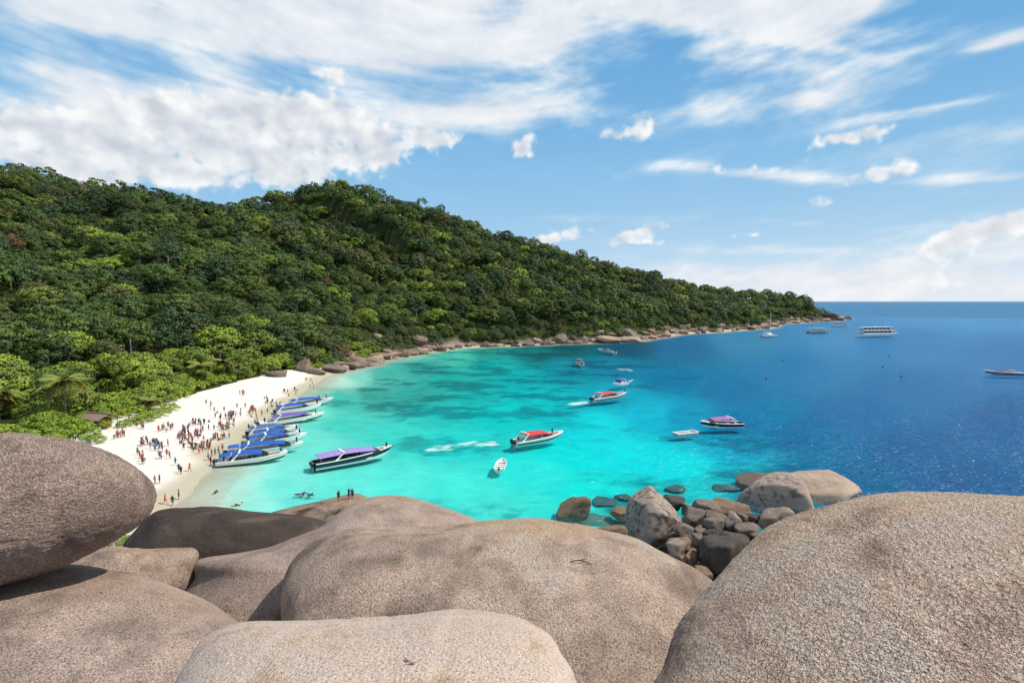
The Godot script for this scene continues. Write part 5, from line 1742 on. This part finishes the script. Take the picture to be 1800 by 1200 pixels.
# ------------------------------------------------------------------ hut and sign
func make_hut() -> void:
	var p := on_land(176, 752)
	var t := thing("beach_hut", "small red brown wooden beach hut with grey tin roof under the trees", "hut", p, -0.25)
	var w := MB.new()
	w.box(Vector3(-1.0, 1.15, 0), Vector3(4.6, 2.3, 3.4))
	var wall := part("wall", w.mesh(false), M.red_wall, t)
	var o := MB.new()
	o.box(Vector3(-1.4, 1.45, 1.72), Vector3(2.2, 0.8, 0.06))
	part("window", o.mesh(false), M.dark_glass, wall)
	var dr := MB.new()
	dr.box(Vector3(0.7, 1.0, 1.72), Vector3(0.8, 1.9, 0.06))
	part("door", dr.mesh(false), M.dark_wood, wall)
	var r := MB.new()
	for k in 26:
		var x := -3.6 + 0.25 * k
		r.box(Vector3(x, 3.0, 1.2), Vector3(0.24, 0.05 + 0.03 * (k % 2), 3.2), Basis(Vector3(1, 0, 0), 0.42))
		r.box(Vector3(x, 3.0, -1.2), Vector3(0.24, 0.05 + 0.03 * (k % 2), 3.2), Basis(Vector3(1, 0, 0), -0.42))
	part("roof", r.mesh(false), M.rust_roof, t)
	for x in [-3.2, 2.4]:
		for z in [-2.3, 2.3]:
			var q := MB.new()
			q.tube([Vector3(x, 0, z), Vector3(x, 2.5, z)], [0.08], 6)
			part("post", q.mesh(false), M.dark_wood, t)
	p = on_land(165, 764)
	t = thing("signboard", "pale blue and white notice board leaning beside the bright bushes", "sign", p + Vector3(0, 0, 0), 0.9)
	for k in 4:
		var q := MB.new()
		q.box(Vector3(-1.0 + k * 0.66, 1.1, 0), Vector3(0.6, 1.1, 0.06))
		part("panel", q.mesh(false), M.sign_white if k % 2 == 0 else M.sign_blue, t)
	for x in [-1.2, 1.2]:
		var q := MB.new()
		q.tube([Vector3(x, 0, -0.08), Vector3(x, 2.1, -0.08)], [0.06], 6)
		part("post", q.mesh(false), M.dark_wood, t)

# ------------------------------------------------------------------ people
# one continuous surface round tapered bones joined by a smooth minimum, meshed as surface nets
func nets(bones: Array, cell: float, blend: float) -> ArrayMesh:
	var lo := Vector3(1e9, 1e9, 1e9)
	var hi := -lo
	for b in bones:
		var r: float = maxf(b[2], b[3]) + 0.06
		for q in [b[0], b[1]]:
			lo = lo.min(q - Vector3(r, r, r))
			hi = hi.max(q + Vector3(r, r, r))
	var nx := int((hi.x - lo.x) / cell) + 2
	var ny := int((hi.y - lo.y) / cell) + 2
	var nz := int((hi.z - lo.z) / cell) + 2
	var fld := PackedFloat32Array()
	fld.resize(nx * ny * nz)
	fld.fill(0.2)
	for b in bones:
		var a: Vector3 = b[0]
		var ab: Vector3 = b[1] - a
		var l2 := maxf(ab.length_squared(), 1e-8)
		var r0: float = b[2]
		var r1: float = b[3]
		var m := maxf(r0, r1) + 0.10
		var s: Vector3 = (a.min(b[1]) - Vector3(m, m, m) - lo) / cell
		var e: Vector3 = (a.max(b[1]) + Vector3(m, m, m) - lo) / cell
		for k in range(maxi(0, int(s.z)), mini(nz, int(e.z) + 2)):
			for j in range(maxi(0, int(s.y)), mini(ny, int(e.y) + 2)):
				for i in range(maxi(0, int(s.x)), mini(nx, int(e.x) + 2)):
					var q := lo + Vector3(i, j, k) * cell
					var t := clampf((q - a).dot(ab) / l2, 0.0, 1.0)
					var d := q.distance_to(a + ab * t) - lerpf(r0, r1, t)
					var o := (k * ny + j) * nx + i
					var h := clampf(0.5 + 0.5 * (fld[o] - d) / blend, 0.0, 1.0)
					fld[o] = lerpf(fld[o], d, h) - blend * h * (1.0 - h)
	var at := {}
	var mb := MB.new()
	for k in nz - 1:
		for j in ny - 1:
			for i in nx - 1:
				var sum := Vector3.ZERO
				var cnt := 0
				var f := []
				for c in 8:
					f.append(fld[((k + (c >> 2)) * ny + j + ((c >> 1) & 1)) * nx + i + (c & 1)])
				for ed in [[0, 1], [2, 3], [4, 5], [6, 7], [0, 2], [1, 3], [4, 6], [5, 7], [0, 4], [1, 5], [2, 6], [3, 7]]:
					var fa: float = f[ed[0]]
					var fb: float = f[ed[1]]
					if (fa < 0) != (fb < 0):
						var t := fa / (fa - fb)
						var pa := Vector3(ed[0] & 1, (ed[0] >> 1) & 1, ed[0] >> 2)
						var pb := Vector3(ed[1] & 1, (ed[1] >> 1) & 1, ed[1] >> 2)
						sum += pa.lerp(pb, t)
						cnt += 1
				if cnt:
					at[(k * ny + j) * nx + i] = mb.v.size()
					mb.v.append(lo + (Vector3(i, j, k) + sum / cnt) * cell)
					mb.n.append(Vector3(f[1] + f[3] + f[5] + f[7] - f[0] - f[2] - f[4] - f[6], f[2] + f[3] + f[6] + f[7] - f[0] - f[1] - f[4] - f[5], f[4] + f[5] + f[6] + f[7] - f[0] - f[1] - f[2] - f[3]).normalized())
					mb.c.append(Color.WHITE)
	var st := [1, nx, nx * ny]
	for k in range(1, nz - 1):
		for j in range(1, ny - 1):
			for i in range(1, nx - 1):
				var o := (k * ny + j) * nx + i
				for ax in 3:
					if (fld[o] < 0) == (fld[o + st[ax]] < 0):
						continue
					var u: int = st[(ax + 1) % 3]
					var w: int = st[(ax + 2) % 3]
					if not (at.has(o) and at.has(o - u) and at.has(o - w) and at.has(o - u - w)):
						continue
					var q := [at[o], at[o - u], at[o - u - w], at[o - w]]
					for tr in [[0, 1, 2], [0, 2, 3]]:
						var a: int = q[tr[0]]
						var b: int = q[tr[1]]
						var c: int = q[tr[2]]
						if (mb.v[c] - mb.v[a]).cross(mb.v[b] - mb.v[a]).dot(mb.n[a] + mb.n[b] + mb.n[c]) < 0:
							mb.ix.append_array([a, c, b])
						else:
							mb.ix.append_array([a, b, c])
	return mb.mesh(false)

func figure(pose: String) -> Dictionary:
	# joints, facing +z, standing height about 1.7
	var j := {"pelvis": Vector3(0, 0.92, 0), "belly": Vector3(0, 1.08, 0.01), "chest": Vector3(0, 1.28, 0), "neck": Vector3(0, 1.46, 0), "head": Vector3(0, 1.59, 0.02)}
	for s in [["l", 1.0], ["r", -1.0]]:
		var k: String = s[0]
		var d: float = s[1]
		j["sh" + k] = Vector3(0.185 * d, 1.40, 0)
		j["el" + k] = Vector3(0.24 * d, 1.12, -0.03)
		j["wr" + k] = Vector3(0.25 * d, 0.88, 0.05)
		j["hp" + k] = Vector3(0.095 * d, 0.90, 0)
		j["kn" + k] = Vector3(0.105 * d, 0.48, 0.02)
		j["an" + k] = Vector3(0.11 * d, 0.09, -0.02)
		j["to" + k] = Vector3(0.12 * d, 0.035, 0.14)
	if pose == "walking":
		j.knl += Vector3(0, 0.02, 0.16); j.anl += Vector3(0, 0.0, 0.26); j.tol += Vector3(0, 0.03, 0.26)
		j.knr += Vector3(0, 0, -0.10); j.anr += Vector3(0, 0.06, -0.32); j.tor += Vector3(0, 0.0, -0.32)
		j.ell += Vector3(0, 0, -0.12); j.wrl += Vector3(0, 0.03, -0.22)
		j.elr += Vector3(0, 0, 0.12); j.wrr += Vector3(0, 0.08, 0.24)
	elif pose == "hands on hips":
		j.ell = Vector3(0.40, 1.16, -0.06); j.wrl = Vector3(0.19, 1.0, 0.04)
		j.elr = Vector3(-0.40, 1.16, -0.06); j.wrr = Vector3(-0.19, 1.0, 0.04)
		j.knr += Vector3(-0.08, 0, 0.04); j.anr += Vector3(-0.12, 0, 0.02); j.tor += Vector3(-0.16, 0, 0.02)
	elif pose == "taking a picture":
		j.ell = Vector3(0.24, 1.28, 0.22); j.wrl = Vector3(0.07, 1.50, 0.36)
		j.elr = Vector3(-0.24, 1.28, 0.22); j.wrr = Vector3(-0.07, 1.50, 0.36)
	elif pose == "waving one arm":
		j.ell = Vector3(0.36, 1.58, 0.02); j.wrl = Vector3(0.38, 1.82, 0.05)
	elif pose == "stooping":
		j.belly = Vector3(0, 1.05, 0.08); j.chest = Vector3(0, 1.16, 0.25); j.neck = Vector3(0, 1.22, 0.42); j.head = Vector3(0, 1.25, 0.57)
		for s in [["l", 1.0], ["r", -1.0]]:
			j["sh" + s[0]] = Vector3(0.18 * s[1], 1.18, 0.36); j["el" + s[0]] = Vector3(0.2 * s[1], 0.92, 0.42); j["wr" + s[0]] = Vector3(0.12 * s[1], 0.68, 0.46)
	elif pose == "sitting":
		var drop := Vector3(0, -0.78, 0)
		for k in j:
			j[k] += drop
		for s in [["l", 1.0], ["r", -1.0]]:
			j["kn" + s[0]] = Vector3(0.14 * s[1], 0.45, 0.34); j["an" + s[0]] = Vector3(0.12 * s[1], 0.08, 0.55); j["to" + s[0]] = Vector3(0.13 * s[1], 0.05, 0.70)
			j["el" + s[0]] = Vector3(0.26 * s[1], 0.42, 0.08); j["wr" + s[0]] = Vector3(0.16 * s[1], 0.46, 0.30)
	elif pose == "swimming":
		j = {"pelvis": Vector3(0, 0.02, -0.55), "belly": Vector3(0, 0.03, -0.38), "chest": Vector3(0, 0.06, -0.15), "neck": Vector3(0, 0.10, 0.04), "head": Vector3(0, 0.16, 0.15),
			"shl": Vector3(0.18, 0.07, -0.03), "ell": Vector3(0.35, 0.03, 0.2), "wrl": Vector3(0.3, 0.02, 0.45), "shr": Vector3(-0.18, 0.07, -0.03), "elr": Vector3(-0.4, 0.06, -0.1), "wrr": Vector3(-0.42, 0.0, -0.33),
			"hpl": Vector3(0.09, 0, -0.58), "knl": Vector3(0.14, -0.05, -0.98), "anl": Vector3(0.12, 0.0, -1.35), "tol": Vector3(0.12, -0.02, -1.5), "hpr": Vector3(-0.09, 0, -0.58), "knr": Vector3(-0.14, -0.1, -0.95), "anr": Vector3(-0.12, -0.06, -1.33), "tor": Vector3(-0.12, -0.08, -1.48)}
	return j

func person_meshes(pose: String) -> Dictionary:
	var j := figure(pose)
	var up: Vector3 = (j.head - j.neck).normalized()
	var fw := Vector3(0, 0, 1) if absf(up.z) < 0.8 else Vector3(0, -0.3, 1)
	var body := [[j.pelvis, j.belly, 0.135, 0.115], [j.belly, j.chest, 0.115, 0.135], [j.chest, j.neck, 0.13, 0.06], [j.neck, j.head - up * 0.05, 0.055, 0.07], [j.head - up * 0.03, j.head + up * 0.05, 0.085, 0.09], [j.head + fw * 0.085 - up * 0.01, j.head + fw * 0.1 - up * 0.02, 0.015, 0.018]]
	var shirt := [[j.pelvis + (j.belly - j.pelvis) * 0.35, j.belly, 0.152, 0.137], [j.belly, j.chest, 0.137, 0.155], [j.chest, j.chest.lerp(j.neck, 0.65), 0.15, 0.09]]
	var shorts := [[j.pelvis, j.pelvis.lerp(j.belly, 0.45), 0.155, 0.14]]
	for k in ["l", "r"]:
		body.append_array([[j.chest.lerp(j.neck, 0.5), j["sh" + k], 0.07, 0.062], [j["sh" + k], j["el" + k], 0.052, 0.042], [j["el" + k], j["wr" + k], 0.042, 0.030], [j["wr" + k], j["wr" + k] + (j["wr" + k] - j["el" + k]).normalized() * 0.14, 0.034, 0.020],
			[j["hp" + k], j["kn" + k], 0.092, 0.060], [j["kn" + k], j["an" + k], 0.058, 0.040], [j["an" + k], j["to" + k], 0.045, 0.035]])
		shirt.append_array([[j.chest.lerp(j.neck, 0.5), j["sh" + k], 0.085, 0.078], [j["sh" + k], j["sh" + k].lerp(j["el" + k], 0.6), 0.074, 0.068]])
		shorts.append([j["hp" + k], j["hp" + k].lerp(j["kn" + k], 0.55), 0.108, 0.102])
	var hair := [[j.head + up * 0.03 - fw * 0.02, j.head + up * 0.06 - fw * 0.01, 0.098, 0.092], [j.head - fw * 0.05, j.head - fw * 0.06 - up * 0.08, 0.075, 0.05]]
	return {"body": nets(body, 0.034, 0.035), "shirt": nets(shirt, 0.042, 0.04), "shorts": nets(shorts, 0.042, 0.04), "hair": nets(hair, 0.035, 0.03)}

var people_meshes := {}
const TOPS := {"red": Color(0.38, 0.035, 0.03), "orange": Color(0.55, 0.13, 0.03), "navy": Color(0.02, 0.035, 0.11), "black": Color(0.018, 0.018, 0.02), "blue": Color(0.03, 0.16, 0.42), "white": Color(0.75, 0.75, 0.73), "pink": Color(0.65, 0.12, 0.20), "teal": Color(0.02, 0.25, 0.26), "green": Color(0.10, 0.25, 0.04), "yellow": Color(0.7, 0.45, 0.04), "grey": Color(0.18, 0.18, 0.19)}
const SKINS := [Color(0.42, 0.23, 0.14), Color(0.30, 0.15, 0.085), Color(0.20, 0.095, 0.055)]

func person(where: String, at: Vector3, turn: float, pose: String, top: String, bottom: String, skin: int, tall: float, group := "visitors crowding the beach") -> Node3D:
	if not people_meshes.has(pose):
		people_meshes[pose] = person_meshes(pose)
	for k in [top, bottom]:
		if k and not M.has("cloth_" + k):
			mat("cloth_" + k, TOPS[k], 0.85)
	if not M.has("skin_0"):
		for k in 3:
			mat("skin_%d" % k, SKINS[k], 0.55)
	var ms: Dictionary = people_meshes[pose]
	var wear := ("in %s top, %s shorts" % [top, bottom]) if top else "bare chested, %s shorts," % bottom
	var t := thing("person", "person %s %s %s" % [wear, pose, where], "person", at, turn, group)
	var b := part("body", ms.body, M["skin_%d" % skin], t)
	b.scale = Vector3.ONE * tall
	part("shorts", ms.shorts, M["cloth_" + bottom], t).scale = Vector3.ONE * tall
	if top:
		part("shirt", ms.shirt, M["cloth_" + top], t).scale = Vector3.ONE * tall
	part("hair", ms.hair, M.hair_black if skin > 0 else M.hair_brown, t).scale = Vector3.ONE * tall
	return t

func make_people() -> void:
	rng.seed = 99
	var poses := ["standing", "walking", "walking", "standing", "hands on hips", "taking a picture", "waving one arm", "stooping", "sitting"]
	var tops := ["red", "orange", "navy", "black", "blue", "", "", "", "", "pink", "teal", "white", "navy", "orange", "red", "grey", "red", "black", "blue"]
	var bots := ["black", "navy", "red", "blue", "black", "grey", "grey", "navy", "black"]
	var mid := Vector3.ZERO
	# clusters on the photograph: x0, y0, x1, y1, how many, where
	for e in [[312, 756, 352, 776, 26, "in the thick of the crowd"], [322, 776, 352, 800, 20, "level with the nearest boat"], [352, 768, 392, 794, 22, "behind the nearest boats"], [338, 742, 372, 758, 16, "at the crowd's upper edge"],
			[374, 722, 412, 742, 24, "behind the violet boat"], [384, 738, 416, 756, 18, "below the violet boat's stern"], [412, 716, 452, 738, 18, "left of the violet boat"], [444, 700, 484, 716, 11, "left of the farthest boats"], [420, 692, 436, 702, 5, "high on the open sand"],
			[240, 768, 272, 790, 14, "at the crowd's near left"], [262, 750, 300, 772, 10, "below the beach bushes"], [195, 764, 218, 776, 8, "by the signboard"], [276, 776, 304, 800, 9, "on the near mid beach"], [232, 796, 250, 812, 6, "above the overhanging boulder"], [284, 796, 312, 812, 5, "on the near sand"],
			[480, 686, 520, 700, 8, "beyond the farthest boats"], [532, 666, 552, 676, 4, "on the far quarter of the beach"], [348, 712, 372, 722, 3, "on the upper open sand"], [234, 742, 270, 756, 4, "by the bushes near the hut"]]:
		for k in e[4]:
			# people stand about in twos, threes and fours
			if k == 0 or rng.randf() < 0.36:
				mid = on_land(rng.randf_range(e[0], e[2]), rng.randf_range(e[1], e[3]))
			var p := mid + Vector3(rng.randf_range(-1.3, 1.3), 0, rng.randf_range(-1.6, 1.6))
			p.y = maxf(ground(p.x, -p.z), -0.4)
			var pose: String = poses[rng.randi() % poses.size()]
			var top: String = tops[rng.randi() % tops.size()]
			var bot: String = bots[rng.randi() % bots.size()]
			person(e[5], p, rng.randf() * TAU, pose, top, bot, rng.randi() % 3, rng.randf_range(0.86, 0.99))
	for e in [[290, 886, "orange", "red", "walking"], [303, 889, "black", "navy", "walking"], [314, 878, "", "black", "standing"], [308, 818, "blue", "navy", "walking"], [314, 830, "navy", "black", "walking"], [318, 834, "black", "black", "standing"], [333, 829, "", "orange", "walking"], [252, 816, "red", "black", "stooping"], [272, 852, "", "grey", "walking"], [280, 850, "navy", "black", "standing"]]:
		person("at the near end", on_land(e[0], e[1]), rng.randf() * TAU, e[4], e[2], e[3], rng.randi() % 3, 1.0)
	# waiting in the shallows round the sterns
	for e in [[366, 812], [372, 806], [378, 803], [384, 799], [391, 794], [370, 818], [386, 808], [356, 800], [437, 757], [448, 748], [452, 744], [460, 733], [470, 728], [478, 720]]:
		var p := sea(e[0], e[1])
		p.y = maxf(ground(p.x, -p.z), -0.45)
		person("by the beached sterns", p, rng.randf() * TAU, "standing" if e[0] % 2 == 0 else "walking", tops[rng.randi() % tops.size()], bots[rng.randi() % bots.size()], rng.randi() % 3, 1.0, "visitors boarding the beached boats")
	for e in [[545, 683, "walking"], [551, 684, "standing"], [584, 654, "standing"], [600, 658, "walking"], [470, 707, "walking"]]:
		person("at the far waterline", on_land(e[0], e[1]), rng.randf() * TAU, e[2], "", "navy", 1, 1.0)
	var k := 0
	for e in [[584, 869, "standing", "black", "black", "left of the pair on the shore rock", 0.9], [609, 868, "taking a picture", "black", "navy", "middle of three on the shore rock", 2.6], [615, 864, "standing", "navy", "black", "rightmost on the shore rock", 2.9]]:
		var q := rock_top(e[0], e[1] + 1)
		person(e[5], q, e[6], e[2], e[3], e[4], 2, 1.02, "people on the shore rock")
	for e in [[423, 884, "yellow", "just past the dark whale backed rock"], [520, 869, "navy", "leftmost of the swimmers near the shore rock"], [526, 868, "grey", "second of the swimmers near the shore rock"], [534, 866, "black", "third of the swimmers near the shore rock"], [541, 868, "blue", "fourth of the swimmers near the shore rock"], [548, 868, "navy", "rightmost of the swimmers near the shore rock"], [380, 863, "black", "alone in the pale shallows off the near beach"]]:
		var p := sea(e[0], e[1])
		person(e[3], p + Vector3(0, -0.09, 0), rng.randf() * TAU, "swimming", e[2], "black", 1, 1.0, "swimmers in the bay")

func rock_top(px: float, py: float) -> Vector3:
	# highest point of the shore rock in that direction
	var rock: MeshInstance3D
	for c in get_children():
		if c.has_meta("label") and String(c.get_meta("label")).begins_with("low brown shore rock"):
			rock = c
	var want := (px - 900.0) / F
	var best := Vector3(0, -99, 0)
	for q in rock.mesh.surface_get_arrays(0)[Mesh.ARRAY_VERTEX]:
		var w: Vector3 = q + rock.position
		if absf(w.x / -w.z - want) < 0.0035 and w.y > best.y:
			best = w
	return best - Vector3(0, 0.03, 0)

# crew on the boats: standing near the bow or stern
func make_crew() -> void:
	var boats := get_children().filter(func(c): return String(c.name).begins_with("speedboat"))
	var plan := [[0, 0.40, "teal"], [1, 0.41, "black"], [2, 0.38, "black"], [3, 0.40, "black"], [5, 0.36, "black"], [6, 0.40, "black"], [7, 0.36, "black"], [7, 0.22, "red"], [8, 0.43, "black"], [9, 0.26, "black"], [10, 0.45, "navy"], [0, -0.40, "black"], [5, -0.42, "navy"], [8, -0.43, "black"], [9, -0.42, "red"], [10, -0.40, "red"], [12, -0.3, "orange"]]
	var n := 0
	for e in plan:
		var b: Node3D = boats[e[0]]
		var hull: MeshInstance3D = b.get_node("hull")
		var L := hull.mesh.get_aabb().size.x
		var y: float = 1.35 if e[1] > 0 else 0.68
		var at: Vector3 = b.position + b.basis * Vector3(e[1] * L, y, 0.1)
		var lab: String = b.get_meta("label")
		person(("at bow of " if e[1] > 0 else "at stern of ") + short_label(lab), at, n * 1.3, "standing", e[2], "black", 2, 0.98, "crew aboard the speedboats")
		n += 1

func short_label(s: String) -> String:
	var w := s.split(" ")
	return " ".join(w.slice(0, 3))

# ------------------------------------------------------------------
func _ready() -> void:
	var cam := Camera3D.new()
	cam.name = "camera"
	cam.fov = 65.0
	cam.near = 0.1
	cam.far = 150000.0
	cam.position = Vector3(0, EYE, 0)
	cam.rotation.x = -PITCH
	add_child(cam)
	cam.current = true
	var env := Environment.new()
	env.background_mode = Environment.BG_SKY
	env.tonemap_mode = Environment.TONE_MAPPER_LINEAR
	env.tonemap_exposure = 1.0
	env.sdfgi_enabled = true
	env.ssao_enabled = true
	env.ssil_enabled = true
	var sky := Sky.new()
	var pan := PanoramaSkyMaterial.new()
	pan.panorama = make_sky()
	pan.energy_multiplier = 1.0
	sky.sky_material = pan
	env.sky = sky
	var we := WorldEnvironment.new()
	we.name = "environment"
	we.environment = env
	add_child(we)
	var sun := DirectionalLight3D.new()
	sun.name = "sun"
	sun.light_energy = 1.6
	sun.light_color = Color(1.0, 0.965, 0.90)
	sun.light_angular_distance = 0.5
	sun.shadow_enabled = true
	add_child(sun)
	sun.look_at_from_position(SUN * 100.0, Vector3.ZERO)
	make_materials()
	lay_out_island()
	make_ground()
	make_hills()
	make_cape()
	make_boulders()
	make_rocks()
	make_forest()
	make_bushes()
	make_palms()
	make_hut()
	make_boats()
	make_foam()
	make_people()
	make_crew()
